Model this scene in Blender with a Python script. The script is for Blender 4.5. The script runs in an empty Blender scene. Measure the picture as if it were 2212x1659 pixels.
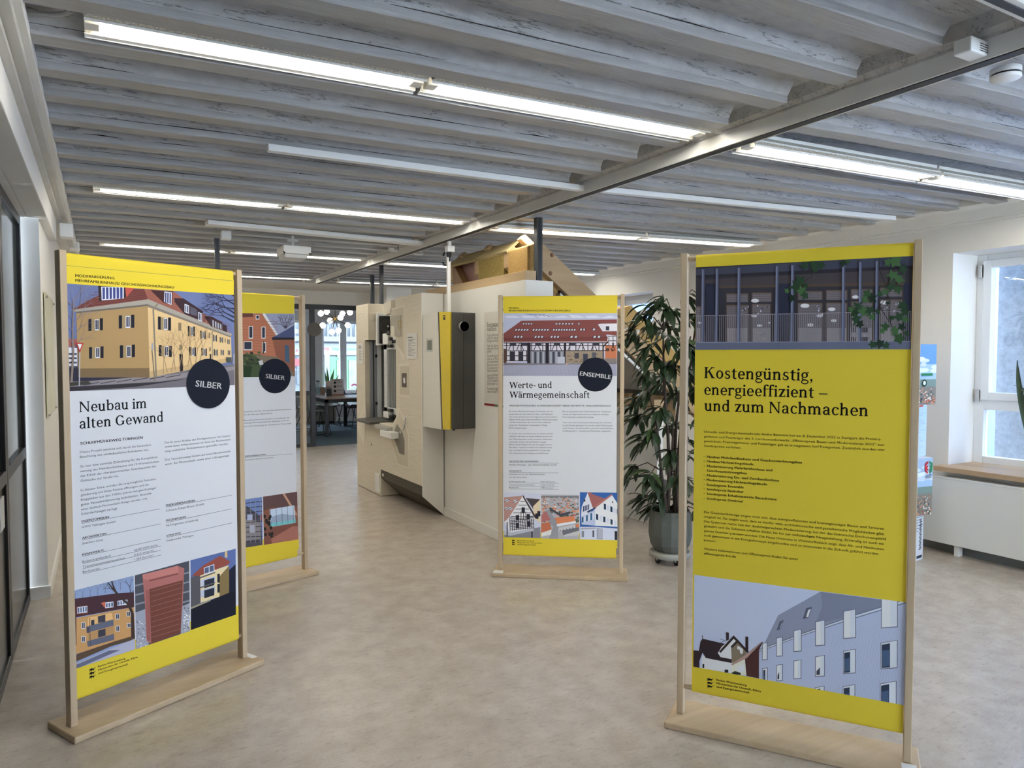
import bpy, bmesh, math, random
from mathutils import Vector, Matrix
from math import sin, cos, pi, radians
rnd = random.Random(7)
S = bpy.context.scene
COL = S.collection
# ------------------------------------------------------------------ camera
F, CX, CY, HOR, EYE = 1560.0, 1106.0, 829.5, 767.0, 1.56
pitch = math.atan((CY - HOR) / F)
yaw = math.atan((CX - 220.0) / math.hypot(F, CY - HOR))
FWD = Vector((sin(yaw) * cos(pitch), cos(yaw) * cos(pitch), -sin(pitch)))
RGT = Vector((cos(yaw), -sin(yaw), 0))
UPV = RGT.cross(FWD)
CAM = Vector((0, 0, EYE))
cd = bpy.data.cameras.new('camera')
cd.sensor_width = 36.0
cd.lens = F / 2212 * 36.0
cd.clip_start = 0.02
co = bpy.data.objects.new('camera', cd)
COL.objects.link(co)
co.matrix_world = Matrix.Translation(CAM) @ Matrix((RGT, UPV, -FWD)).transposed().to_4x4()
S.camera = co
# ------------------------------------------------------------------ world, exposure
SKY = (0.76, 0.87, 1.0)
w = bpy.data.worlds.new('overcast_sky')
S.world = w
w.use_nodes = True
bg = w.node_tree.nodes['Background']
bg.inputs[0].default_value = (*SKY, 1)
bg.inputs[1].default_value = 8.5
S.view_settings.view_transform = 'Standard'
S.view_settings.look = 'None'
S.view_settings.gamma = 1.0
S.view_settings.use_curve_mapping = False
S.view_settings.exposure = 1.64
TUBE = 15.0      # emission of the fluorescent tubes
GLOBE = 2.0
S.cycles.max_bounces = 8
S.cycles.diffuse_bounces = 5
S.cycles.glossy_bounces = 3
S.cycles.transmission_bounces = 6
S.cycles.transparent_max_bounces = 12
S.cycles.caustics_reflective = False
S.cycles.caustics_refractive = False
S.cycles.sample_clamp_indirect = 6.0
S.cycles.use_denoising = True

# ------------------------------------------------------------------ measuring from the photograph
def ray(x, y):
    return FWD + RGT * ((x - CX) / F) - UPV * ((y - CY) / F)
def at_plane(x, y, p, n):
    d = ray(x, y); p = Vector(p); n = Vector(n)
    return CAM + d * ((p - CAM).dot(n) / d.dot(n))
def at_z(x, y, z=0.0): return at_plane(x, y, (0, 0, z), (0, 0, 1))
def at_x(x, y, X): return at_plane(x, y, (X, 0, 0), (1, 0, 0))
def at_y(x, y, Y): return at_plane(x, y, (0, Y, 0), (0, 1, 0))

# ------------------------------------------------------------------ colours and materials
def lin(c):
    return tuple((v / 255 / 12.92) if v / 255 <= 0.04045 else ((v / 255 + 0.055) / 1.055) ** 2.4 for v in c)
MATS = {}
def mat(name, color=(0.8, 0.8, 0.8), rough=0.5, metal=0.0, spec=0.5, noise=None, bump=None, emit=None, coat=0.0,
        stretch=(1, 1, 1), trans=0.0):
    """noise=(scale, amount, dark colour); bump=(scale, strength)"""
    if name in MATS: return MATS[name]
    m = bpy.data.materials.new(name); MATS[name] = m
    m.use_nodes = True
    nt = m.node_tree; b = nt.nodes['Principled BSDF']
    b.inputs['Base Color'].default_value = (*color, 1)
    b.inputs['Roughness'].default_value = rough
    b.inputs['Metallic'].default_value = metal
    b.inputs['Specular IOR Level'].default_value = spec
    b.inputs['Coat Weight'].default_value = coat
    if emit:
        b.inputs['Emission Color'].default_value = (*emit[0], 1)
        b.inputs['Emission Strength'].default_value = emit[1]
    def coords(st):
        tc = nt.nodes.new('ShaderNodeTexCoord'); mp = nt.nodes.new('ShaderNodeMapping')
        mp.inputs['Scale'].default_value = st
        nt.links.new(tc.outputs['Object'], mp.inputs['Vector'])
        return mp.outputs['Vector']
    if noise:
        sc, amt, dark = noise
        n = nt.nodes.new('ShaderNodeTexNoise'); n.inputs['Scale'].default_value = sc
        n.inputs['Detail'].default_value = 6; n.inputs['Roughness'].default_value = 0.65
        nt.links.new(coords(stretch), n.inputs['Vector'])
        r = nt.nodes.new('ShaderNodeValToRGB')
        r.color_ramp.elements[0].position = 0.5 - amt; r.color_ramp.elements[1].position = 0.5 + amt
        r.color_ramp.elements[0].color = (*dark, 1); r.color_ramp.elements[1].color = (*color, 1)
        nt.links.new(n.outputs['Fac'], r.inputs['Fac'])
        nt.links.new(r.outputs['Color'], b.inputs['Base Color'])
    if bump:
        n2 = nt.nodes.new('ShaderNodeTexNoise'); n2.inputs['Scale'].default_value = bump[0]
        n2.inputs['Detail'].default_value = 4
        nt.links.new(coords(bump[2] if len(bump) > 2 else stretch), n2.inputs['Vector'])
        bp = nt.nodes.new('ShaderNodeBump'); bp.inputs['Strength'].default_value = bump[1]
        bp.inputs['Distance'].default_value = 0.01
        nt.links.new(n2.outputs['Fac'], bp.inputs['Height'])
        nt.links.new(bp.outputs['Normal'], b.inputs['Normal'])
    return m

def glass_mat(name, tint=(0.95, 0.98, 1.0), refl=0.08, rough=0.0):
    if name in MATS: return MATS[name]
    m = bpy.data.materials.new(name); MATS[name] = m
    m.use_nodes = True
    nt = m.node_tree; nt.nodes.remove(nt.nodes['Principled BSDF'])
    out = nt.nodes['Material Output']
    t = nt.nodes.new('ShaderNodeBsdfTransparent'); t.inputs[0].default_value = (*tint, 1)
    g = nt.nodes.new('ShaderNodeBsdfGlossy'); g.inputs['Roughness'].default_value = rough
    fr = nt.nodes.new('ShaderNodeLayerWeight'); fr.inputs['Blend'].default_value = 0.25
    mul = nt.nodes.new('ShaderNodeMath'); mul.operation = 'MULTIPLY_ADD'
    mul.inputs[1].default_value = 0.6; mul.inputs[2].default_value = refl
    mul.use_clamp = True
    nt.links.new(fr.outputs['Fresnel'], mul.inputs[0])
    mx = nt.nodes.new('ShaderNodeMixShader')
    nt.links.new(mul.outputs[0], mx.inputs[0])
    nt.links.new(t.outputs[0], mx.inputs[1]); nt.links.new(g.outputs[0], mx.inputs[2])
    nt.links.new(mx.outputs[0], out.inputs['Surface'])
    return m

def floor_mat():
    m = mat('linoleum', (0.5, 0.47, 0.43), 0.27, spec=0.6)
    nt = m.node_tree; b = nt.nodes['Principled BSDF']
    tc = nt.nodes.new('ShaderNodeTexCoord')
    def nz(scale, det, st=(1, 1, 1), ro=0.6):
        mp = nt.nodes.new('ShaderNodeMapping'); mp.inputs['Scale'].default_value = st
        nt.links.new(tc.outputs['Object'], mp.inputs['Vector'])
        n = nt.nodes.new('ShaderNodeTexNoise'); n.inputs['Scale'].default_value = scale
        n.inputs['Detail'].default_value = det; n.inputs['Roughness'].default_value = ro
        nt.links.new(mp.outputs[0], n.inputs['Vector']); return n.outputs['Fac']
    def ramp(fac, p0, c0, p1, c1):
        r = nt.nodes.new('ShaderNodeValToRGB')
        r.color_ramp.elements[0].position = p0; r.color_ramp.elements[1].position = p1
        r.color_ramp.elements[0].color = (*c0, 1); r.color_ramp.elements[1].color = (*c1, 1)
        nt.links.new(fac, r.inputs['Fac']); return r.outputs['Color']
    def mix(mode, f, a, c):
        x = nt.nodes.new('ShaderNodeMix'); x.data_type = 'RGBA'; x.blend_type = mode
        x.inputs[0].default_value = f
        nt.links.new(a, x.inputs[6]); nt.links.new(c, x.inputs[7]); return x.outputs[2]
    base = ramp(nz(7, 5), 0.35, (0.455, 0.395, 0.335), 0.68, (0.55, 0.49, 0.43))
    streak = ramp(nz(16, 8, (1, 3.4, 1), 0.75), 0.34, (0.62, 0.59, 0.55), 0.46, (1, 1, 1))
    speck = ramp(nz(70, 3, (1, 2.2, 1)), 0.3, (0.6, 0.56, 0.5), 0.42, (1, 1, 1))
    c = mix('MULTIPLY', 0.55, base, streak); c = mix('MULTIPLY', 0.5, c, speck)
    nt.links.new(c, b.inputs['Base Color'])
    bp = nt.nodes.new('ShaderNodeBump'); bp.inputs['Strength'].default_value = 0.06; bp.inputs['Distance'].default_value = 0.01
    nt.links.new(nz(90, 2), bp.inputs['Height']); nt.links.new(bp.outputs[0], b.inputs['Normal'])
    return m

def ceil_mat(name, light, dark, crack, stretch):
    """brushed white paint with thin dark cracks running along the boards"""
    m = mat(name, light, 0.33, spec=0.5)
    nt = m.node_tree; b = nt.nodes['Principled BSDF']
    tc = nt.nodes.new('ShaderNodeTexCoord')
    def nz(scale, st, det=6):
        mp = nt.nodes.new('ShaderNodeMapping'); mp.inputs['Scale'].default_value = st
        nt.links.new(tc.outputs['Object'], mp.inputs['Vector'])
        n = nt.nodes.new('ShaderNodeTexNoise'); n.inputs['Scale'].default_value = scale
        n.inputs['Detail'].default_value = det; n.inputs['Roughness'].default_value = 0.6
        nt.links.new(mp.outputs[0], n.inputs['Vector']); return n.outputs['Fac']
    r = nt.nodes.new('ShaderNodeValToRGB')
    r.color_ramp.elements[0].position = 0.3; r.color_ramp.elements[1].position = 0.62
    r.color_ramp.elements[0].color = (*dark, 1); r.color_ramp.elements[1].color = (*light, 1)
    nt.links.new(nz(9, stretch), r.inputs['Fac'])
    col = r.outputs['Color']
    # knots and flaked spots
    r2 = nt.nodes.new('ShaderNodeValToRGB')
    r2.color_ramp.elements[0].position = 0.70; r2.color_ramp.elements[1].position = 0.78
    r2.color_ramp.elements[0].color = (1, 1, 1, 1); r2.color_ramp.elements[1].color = (0.55, 0.55, 0.56, 1)
    nt.links.new(nz(5, (1.6, 3, 3), 2), r2.inputs['Fac'])
    x = nt.nodes.new('ShaderNodeMix'); x.data_type = 'RGBA'; x.blend_type = 'MULTIPLY'; x.inputs[0].default_value = 0.6
    nt.links.new(col, x.inputs[6]); nt.links.new(r2.outputs['Color'], x.inputs[7]); col = x.outputs[2]
    if crack:
        r3 = nt.nodes.new('ShaderNodeValToRGB')
        e = r3.color_ramp.elements
        e[0].position = 0.492; e[0].color = (1, 1, 1, 1)
        e[1].position = 0.5; e[1].color = (0.12, 0.11, 0.1, 1)
        e2 = e.new(0.508); e2.color = (1, 1, 1, 1)
        nt.links.new(nz(2.6, (0.45, 5.0, 5.0), 9), r3.inputs['Fac'])
        x2 = nt.nodes.new('ShaderNodeMix'); x2.data_type = 'RGBA'; x2.blend_type = 'MULTIPLY'; x2.inputs[0].default_value = crack
        nt.links.new(col, x2.inputs[6]); nt.links.new(r3.outputs['Color'], x2.inputs[7]); col = x2.outputs[2]
    nt.links.new(col, b.inputs['Base Color'])
    bp = nt.nodes.new('ShaderNodeBump'); bp.inputs['Strength'].default_value = 0.35; bp.inputs['Distance'].default_value = 0.01
    nt.links.new(nz(14, stretch), bp.inputs['Height']); nt.links.new(bp.outputs[0], b.inputs['Normal'])
    return m

def wood_mat(name, light, dark, axis=2, scale=14, rough=0.5):
    st = [1.0, 1.0, 1.0]; st[axis] = 0.06
    m = mat(name, light, rough, noise=(scale, 0.22, dark), stretch=tuple(st))
    return m

def print_mat():
    """printed cloth: the colour comes from the print's colour attribute"""
    if 'printed_cloth' in MATS: return MATS['printed_cloth']
    m = bpy.data.materials.new('printed_cloth'); MATS['printed_cloth'] = m
    m.use_nodes = True
    nt = m.node_tree; b = nt.nodes['Principled BSDF']
    a = nt.nodes.new('ShaderNodeAttribute'); a.attribute_name = 'ink'
    nt.links.new(a.outputs['Color'], b.inputs['Base Color'])
    b.inputs['Roughness'].default_value = 0.75
    b.inputs['Specular IOR Level'].default_value = 0.2
    return m

# ------------------------------------------------------------------ mesh builder
class MB:
    def __init__(self):
        self.v = []; self.f = []; self.m = []; self.sm = []; self.ink = []
    def add(self, verts, faces, mi=0, smooth=False, ink=None):
        o = len(self.v)
        self.v += [Vector(p) for p in verts]
        for f in faces:
            self.f.append([o + i for i in f]); self.m.append(mi); self.sm.append(smooth); self.ink.append(ink)
        return self
    def box(self, lo, hi, mi=0, rz=0.0, pivot=None, M=None):
        x0, y0, z0 = lo; x1, y1, z1 = hi
        vs = [Vector(p) for p in ((x0, y0, z0), (x1, y0, z0), (x1, y1, z0), (x0, y1, z0), (x0, y0, z1), (x1, y0, z1), (x1, y1, z1), (x0, y1, z1))]
        if rz:
            pv = Vector(pivot) if pivot else Vector(((x0 + x1) / 2, (y0 + y1) / 2, 0))
            R = Matrix.Rotation(rz, 3, 'Z'); vs = [R @ (p - pv) + pv for p in vs]
        if M: vs = [M @ p for p in vs]
        return self.add(vs, [(0, 3, 2, 1), (4, 5, 6, 7), (0, 1, 5, 4), (1, 2, 6, 5), (2, 3, 7, 6), (3, 0, 4, 7)], mi)
    def fbox(self, o, u, v, n, du, dv, dn, mi=0):
        """box in a local frame: o corner + ranges along u, v, n"""
        o, u, v, n = Vector(o), Vector(u), Vector(v), Vector(n)
        P = lambda a, b, c: o + u * a + v * b + n * c
        vs = [P(du[0], dv[0], dn[0]), P(du[1], dv[0], dn[0]), P(du[1], dv[1], dn[0]), P(du[0], dv[1], dn[0]),
              P(du[0], dv[0], dn[1]), P(du[1], dv[0], dn[1]), P(du[1], dv[1], dn[1]), P(du[0], dv[1], dn[1])]
        fs = [(0, 3, 2, 1), (4, 5, 6, 7), (0, 1, 5, 4), (1, 2, 6, 5), (2, 3, 7, 6), (3, 0, 4, 7)]
        if u.cross(v).dot(n) < 0: fs = [f[::-1] for f in fs]
        return self.add(vs, fs, mi)
    def prism(self, a, b, mi=0, smooth=False):
        """two matching outlines joined into a closed solid"""
        n = len(a)
        return self.add(list(a) + list(b), [tuple(range(n))[::-1], tuple(range(n, 2 * n))] +
                        [(i, (i + 1) % n, n + (i + 1) % n, n + i) for i in range(n)], mi, smooth)
    def tube(self, pts, r, n=8, mi=0, cap=True, smooth=True):
        pts = [Vector(p) for p in pts]; k = len(pts)
        rs = r if isinstance(r, (list, tuple)) else [r] * k
        vs = []; nrm = None
        for i, p in enumerate(pts):
            t = (pts[min(i + 1, k - 1)] - pts[max(i - 1, 0)]).normalized()
            if nrm is None:
                h = Vector((0, 0, 1)) if abs(t.z) < 0.9 else Vector((1, 0, 0))
                nrm = t.cross(h).normalized()
            nrm = (nrm - t * nrm.dot(t)).normalized()
            bn = t.cross(nrm)
            vs += [p + (nrm * cos(2 * pi * j / n) + bn * sin(2 * pi * j / n)) * rs[i] for j in range(n)]
        fs = [(i * n + j, i * n + (j + 1) % n, (i + 1) * n + (j + 1) % n, (i + 1) * n + j) for i in range(k - 1) for j in range(n)]
        self.add(vs, fs, mi, smooth)
        if cap:
            self.add(vs[:n], [tuple(range(n))[::-1]], mi); self.add(vs[-n:], [tuple(range(n))], mi)
        return self
    def lathe(self, prof, c=(0, 0, 0), n=24, mi=0, smooth=True, M=None):
        c = Vector(c); vs = []
        for r, z in prof:
            for j in range(n):
                p = Vector((r * cos(2 * pi * j / n), r * sin(2 * pi * j / n), z))
                vs.append((M @ p if M else p) + c)
        k = len(prof)
        fs = [(i * n + j, i * n + (j + 1) % n, (i + 1) * n + (j + 1) % n, (i + 1) * n + j) for i in range(k - 1) for j in range(n)]
        self.add(vs, fs, mi, smooth)
        if prof[0][0] > 1e-6: self.add(vs[:n], [tuple(range(n))[::-1]], mi)
        if prof[-1][0] > 1e-6: self.add(vs[-n:], [tuple(range(n))], mi)
        return self
    def ball(self, c, r, n=16, mi=0):
        return self.lathe([(max(r * sin(pi * i / 10), 1e-5), -r * cos(pi * i / 10)) for i in range(11)], c, n, mi)
    def build(self, name, mats, parent=None, loc=None, bevel=0.0, solid=None):
        me = bpy.data.meshes.new(name)
        off = Vector(loc) if loc is not None else Vector((0, 0, 0))
        if parent is not None and loc is None and not parent.get('_local'):
            q = parent
            while q is not None: off = off + Vector(q.location); q = q.parent
        me.from_pydata([tuple(p - off) for p in self.v], [], self.f)
        if not isinstance(mats, (list, tuple)): mats = [mats]
        for m in mats: me.materials.append(m)
        me.polygons.foreach_set('material_index', self.m)
        me.polygons.foreach_set('use_smooth', self.sm)
        if any(i is not None for i in self.ink):
            at = me.color_attributes.new('ink', 'FLOAT_COLOR', 'CORNER')
            buf = []
            for p, k in zip(me.polygons, self.ink):
                buf += [*(k or (0.8, 0.8, 0.8)), 1.0] * p.loop_total
            at.data.foreach_set('color', buf)
        me.update()
        o = bpy.data.objects.new(name, me); COL.objects.link(o)
        if parent is not None: o.parent = parent
        if loc is not None and parent is None: o.location = off
        if bevel:
            b = o.modifiers.new('edge', 'BEVEL'); b.width = bevel; b.segments = 2; b.limit_method = 'ANGLE'
        if solid:
            s = o.modifiers.new('cloth', 'SOLIDIFY'); s.thickness = solid; s.offset = 0
        return o

def thing(name, label, cat, loc=(0, 0, 0), group=None, local=False, rz=0.0):
    o = bpy.data.objects.new(name, None); COL.objects.link(o)
    o.location = loc; o.empty_display_size = 0.05
    if local: o['_local'] = 1; o.rotation_euler = (0, 0, rz)
    o['label'] = label; o['category'] = cat
    if group: o['group'] = group
    return o
def tag(o, label, cat, group=None, kind=None):
    o['label'] = label; o['category'] = cat
    if group: o['group'] = group
    if kind: o['kind'] = kind
    return o
def struct(o, label=None, cat=None):
    o['kind'] = 'structure'
    if label: o['label'] = label; o['category'] = cat
    return o

# ------------------------------------------------------------------ lettering
SANS = {}
def sans_mesh(s, bold=0.0):
    """outline of one line of sans lettering, size 1 (verts, faces, width)"""
    key = (s, bold)
    if key in SANS: return SANS[key]
    cu = bpy.data.curves.new('lettering', 'FONT')
    cu.body = s; cu.size = 1.0; cu.resolution_u = 2; cu.offset = bold; cu.fill_mode = 'FRONT'
    ob = bpy.data.objects.new('lettering', cu)
    me = ob.to_mesh()
    vs = [(v.co.x, v.co.y) for v in me.vertices]
    fs = [tuple(p.vertices) for p in me.polygons]
    ob.to_mesh_clear()
    bpy.data.objects.remove(ob); bpy.data.curves.remove(cu)
    x0 = min((v[0] for v in vs), default=0); x1 = max((v[0] for v in vs), default=1)
    SANS[key] = ([(a - x0, b) for a, b in vs], fs, x1 - x0)
    return SANS[key]

def _ring(cx, cy, rx, ry, tx, ty, a0, a1, n=16):
    vs = []; fs = []
    for i in range(n + 1):
        a = radians(a0 + (a1 - a0) * i / n)
        vs.append((cx + rx * cos(a), cy + ry * sin(a))); vs.append((cx + (rx - tx) * cos(a), cy + (ry - ty) * sin(a)))
    for i in range(n): fs.append((2 * i, 2 * i + 1, 2 * i + 3, 2 * i + 2))
    return vs, fs
def _poly(*p): return list(p), [tuple(range(len(p)))]
def _rect(x0, y0, x1, y1): return _poly((x0, y0), (x1, y0), (x1, y1), (x0, y1))
def _dot(cx, cy, r): return _poly(*[(cx + r * cos(i * pi / 7), cy + r * sin(i * pi / 7)) for i in range(14)])
def _stem(x, y0, y1, foot=True, head='l', w=104):
    p = [_rect(x, y0, x + w, y1)]
    if foot: p.append(_poly((x - 48, y0), (x + w + 48, y0), (x + w + 48, y0 + 38), (x + w, y0 + 60), (x, y0 + 60), (x - 48, y0 + 38)))
    if head == 'l': p.append(_poly((x - 52, y1 - 62), (x, y1 - 84), (x + w, y1 - 40), (x + w, y1 + 8), (x - 52, y1 - 26)))
    if head == 'b': p.append(_poly((x - 48, y1), (x - 48, y1 - 38), (x, y1 - 60), (x + w, y1 - 60), (x + w + 48, y1 - 38), (x + w + 48, y1)))
    return p
def _arch(x): return [_ring(x, 330, 158, 165, 104, 74, -5, 160), _rect(x + 54, 60, x + 158, 340)] + _stem(x + 54, 0, 200, True, None)
_u = _stem(46, 150, 480, False, 'l') + [_ring(204, 150, 158, 162, 104, 74, 180, 335)] + _stem(312, 0, 480, True, 'l')
_a = [_ring(222, 330, 172, 166, 100, 62, -5, 158), _rect(294, 60, 394, 335), _poly((294, 90), (394, 90), (396, 40), (450, 34), (450, 4), (350, -10), (300, 30)),
      _ring(205, 138, 165, 150, 98, 60, 62, 300), _poly((260, 268), (310, 292), (310, 240), (270, 215)), _dot(98, 372, 46), _poly((240, 20), (310, 80), (310, 140), (200, 42))]
_o = [_ring(250, 240, 212, 252, 106, 58, 0, 360, 28)]
_e = [_ring(245, 240, 205, 252, 104, 58, 0, 312, 24), _rect(70, 222, 446, 272), _poly((430, 90), (395, 112), (330, 40), (355, 5))]
_i = _stem(66, 0, 480)
_g = [_ring(215, 320, 178, 172, 98, 54, 0, 360, 24), _ring(232, -70, 206, 140, 62, 62, 0, 360, 24), _poly((92, 190), (160, 190), (120, 100), (300, 72), (300, 10), (90, 44), (50, 110)),
      _poly((300, 420), (430, 452), (450, 480), (430, 504), (330, 478))]
GLY = {
 'n': (_stem(60, 0, 480) + _arch(276), 530), 'h': (_stem(60, 0, 730) + _arch(276), 530),
 'm': (_stem(60, 0, 480) + _arch(276) + _arch(544), 800), 'u': (_u, 520), 'o': (_o, 500), 'e': (_e, 482), 'a': (_a, 480), 'i': (_i + [_dot(118, 630, 66)], 240),
 'ä': (_a + [_dot(140, 620, 58), _dot(310, 620, 58)], 480), 'ü': (_u + [_dot(150, 620, 58), _dot(330, 620, 58)], 520),
 'c': ([_ring(240, 240, 202, 252, 104, 58, 48, 312, 20), _dot(358, 384, 52), _poly((410, 92), (372, 112), (310, 40), (330, 6))], 450),
 'd': ([_ring(236, 238, 200, 250, 104, 60, 40, 320, 22)] + _stem(336, 0, 730), 550),
 'b': (_stem(60, 0, 730, False) + [_ring(284, 238, 200, 250, 104, 60, -140, 140, 22), _rect(60, 0, 110, 60)], 520),
 'g': (_g, 470), 'l': (_stem(66, 0, 730), 250), 't': ([_rect(96, 110, 200, 560), _poly((96, 560), (200, 640), (200, 470)), _rect(20, 430, 326, 480), _ring(222, 110, 126, 120, 100, 66, 180, 320)], 350),
 'r': (_stem(60, 0, 480) + [_ring(276, 330, 160, 165, 100, 80, 62, 160), _dot(338, 410, 62)], 410),
 's': ([_ring(214, 356, 152, 138, 92, 54, 40, 235), _poly((96, 300), (140, 230), (330, 160), (366, 190), (300, 262), (150, 318)), _ring(212, 130, 166, 142, 96, 56, -140, 50), _rect(60, 20, 92, 165), _rect(318, 335, 350, 470)], 430),
 'f': (_stem(72, 0, 600, True, None) + [_rect(16, 430, 320, 480), _ring(226, 590, 154, 150, 104, 66, 55, 180), _dot(302, 676, 56)], 330),
 'z': ([_rect(40, 0, 420, 60), _rect(40, 420, 420, 480), _poly((40, 0), (170, 0), (420, 480), (290, 480)), _rect(40, 340, 78, 480), _rect(382, 0, 420, 140)], 460),
 'w': ([_poly((30, 480), (140, 480), (262, 130), (230, -8), (190, -8)), _poly((230, -8), (190, 60), (350, 480), (410, 480)), _poly((330, 480), (440, 480), (560, 130), (528, -8), (488, -8)), _poly((528, -8), (500, 60), (640, 480), (700, 480)), _rect(-10, 446, 190, 480), _rect(300, 446, 470, 480), _rect(590, 446, 740, 480)], 730),
 'K': (_stem(80, 0, 680, True, 'b', 116) + [_poly((190, 300), (190, 370), (470, 680), (560, 680)), _poly((270, 390), (350, 470), (640, 0), (500, 0)), _rect(420, 636, 640, 680), _rect(450, 0, 690, 44)], 700),
 'N': (_stem(90, 0, 680, True, 'b', 62) + [_poly((60, 680), (190, 680), (640, 0), (560, 0), (90, 620)), _rect(560, 0, 622, 680), _rect(500, 636, 690, 680)], 730),
 'G': ([_ring(350, 340, 300, 352, 124, 62, 42, 318, 24), _rect(505, 60, 615, 300), _rect(430, 256, 680, 300), _rect(520, 480, 566, 650)], 710),
 'W': ([_poly((30, 680), (160, 680), (340, 160), (300, -8), (250, -8)), _poly((300, -8), (262, 90), (460, 680), (530, 680)), _poly((430, 680), (560, 680), (740, 160), (700, -8), (650, -8)), _poly((700, -8), (670, 90), (860, 680), (930, 680)), _rect(-20, 638, 220, 680), _rect(800, 638, 980, 680)], 950),
 ',': ([_dot(110, 50, 66), _poly((130, 10), (176, 50), (150, -60), (70, -150), (50, -125), (105, -60))], 240),
 '-': ([_rect(40, 215, 290, 285)], 330), '–': ([_rect(30, 215, 510, 275)], 540), ' ': ([], 220),
}
def serif_mesh(s):
    vs = []; fs = []; x = 0.0
    for ch in s:
        prims, adv = GLY[ch]
        for pv, pf in prims:
            o = len(vs)
            vs += [((a + x) / 1000, b / 1000) for a, b in pv]; fs += [tuple(o + i for i in f) for f in pf]
        x += adv
    x0 = min(v[0] for v in vs); x1 = max(v[0] for v in vs)
    return [(a - x0, b) for a, b in vs], fs, x1 - x0

# ------------------------------------------------------------------ printed flat things (banners, posters, cards)
class Print:
    """ink on a flat sheet; positions are read off the photograph and laid onto the sheet's own plane"""
    def __init__(self, mb, p, n, gain=1.0):
        self.mb = mb; self.p = Vector(p); self.n = Vector(n).normalized(); self.layer = 1; self.gain = gain
        self.clip = None
        self.T(0, 0, 1)
    def pic(self, c, *quad):
        """start a printed picture: its ground colour, and the outline that crops it"""
        self.clip = None; self.layer = 1; self.poly(c, *quad)
        q = [(self.ox + x / self.s, self.oy + y / self.s) for x, y in quad]
        if sum(q[i][0] * q[(i + 1) % len(q)][1] - q[(i + 1) % len(q)][0] * q[i][1] for i in range(len(q))) < 0: q = q[::-1]
        self.clip = q; return self
    def end(self): self.clip = None; self.layer = max(self.layer + 4, 150); return self
    def low(self): self.clip = None; self.layer = 14; return self
    def cut(self, pts):
        pts = [(self.ox + x / self.s, self.oy + y / self.s) for x, y in pts]
        if not self.clip: return pts
        C = self.clip
        for i in range(len(C)):
            (ax, ay), (bx, by) = C[i], C[(i + 1) % len(C)]
            side = lambda p: (bx - ax) * (p[1] - ay) - (by - ay) * (p[0] - ax)
            out = []
            for j in range(len(pts)):
                p, q = pts[j], pts[(j + 1) % len(pts)]
                sp, sq = side(p), side(q)
                if sp >= 0: out.append(p)
                if (sp >= 0) != (sq >= 0):
                    t = sp / (sp - sq); out.append((p[0] + (q[0] - p[0]) * t, p[1] + (q[1] - p[1]) * t))
            pts = out
            if len(pts) < 3: return []
        return pts
    def raw(self, x, y, k=None):
        return at_plane(x, y, self.p, self.n) + self.n * (0.000006 * (self.layer if k is None else k))
    def T(self, ox, oy, s): self.ox, self.oy, self.s = ox, oy, s; return self
    def pt(self, x, y, k=None):
        q = at_plane(self.ox + x / self.s, self.oy + y / self.s, self.p, self.n)
        return q + self.n * (0.000006 * (self.layer if k is None else k))
    def col(self, c):
        k = lin(c); g = .3 * k[0] + .6 * k[1] + .1 * k[2]
        return tuple(min(0.9, (v * .86 + g * .14) * self.gain * t) for v, t in zip(k, (.985, .99, 1.03)))
    def poly(self, c, *pts, ink=None):
        self.layer += 1
        vs = [self.raw(x, y) for x, y in self.cut(pts)]
        if len(vs) < 3: return self
        f = tuple(range(len(vs)))
        nn = Vector((0, 0, 0))
        for i in range(len(vs)):
            a, b = vs[i] - vs[0], vs[(i + 1) % len(vs)] - vs[0]
            nn += a.cross(b)
        if nn.dot(self.n) < 0: f = f[::-1]
        self.mb.add(vs, [f], 0, False, ink or self.col(c)); return self
    def rect(self, c, x0, y0, x1, y1, ink=None): return self.poly(c, (x0, y0), (x1, y0), (x1, y1), (x0, y1), ink=ink)
    def line(self, c, pts, w, w1=None):
        w1 = w if w1 is None else w1
        L = [Vector((a, b)) for a, b in pts]; k = len(L)
        self.layer += 1
        for i in range(k - 1):
            d = (L[i + 1] - L[i]); d = Vector((-d.y, d.x)).normalized()
            wa = (w + (w1 - w) * i / (k - 1)) / 2; wb = (w + (w1 - w) * (i + 1) / (k - 1)) / 2
            q = [L[i] + d * wa, L[i + 1] + d * wb, L[i + 1] - d * wb, L[i] - d * wa]
            vs = [self.raw(a, b) for a, b in self.cut([(t.x, t.y) for t in q])]
            if len(vs) < 3: continue
            f = tuple(range(len(vs)))
            if (vs[1] - vs[0]).cross(vs[2] - vs[0]).dot(self.n) < 0: f = f[::-1]
            self.mb.add(vs, [f], 0, False, self.col(c))
        return self
    def disc(self, c, x, y, rx, ry, n=40, ink=None):
        return self.poly(c, *[(x + rx * cos(2 * pi * i / n), y + ry * sin(2 * pi * i / n)) for i in range(n)], ink=ink)
    def text(self, s, a, b, c=(15, 16, 20), font='sans', bold=0.0, hs=None, cap=None):
        """one line of lettering whose baseline runs from a to b; upright direction is the sheet's own"""
        kk = self.layer + 3
        vs, fs, w = serif_mesh(s) if font == 'serif' else sans_mesh(s)
        hs = hs or (1.0 if font == 'serif' else .86)
        A = self.pt(*a, k=kk); B = self.pt(*b, k=kk)
        u = (B - A); L = u.length; u.normalize()
        up = self.n.cross(u); up.normalize()
        k = L / w
        for dx in ((0.0,) if not bold else (-bold * 1.1, -bold * .4, bold * .4, bold * 1.1)):
            self.mb.add([A + u * ((x + dx) * k) + up * (y * k * hs) for x, y in vs], fs, 0, False, self.col(c))
        return self
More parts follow.
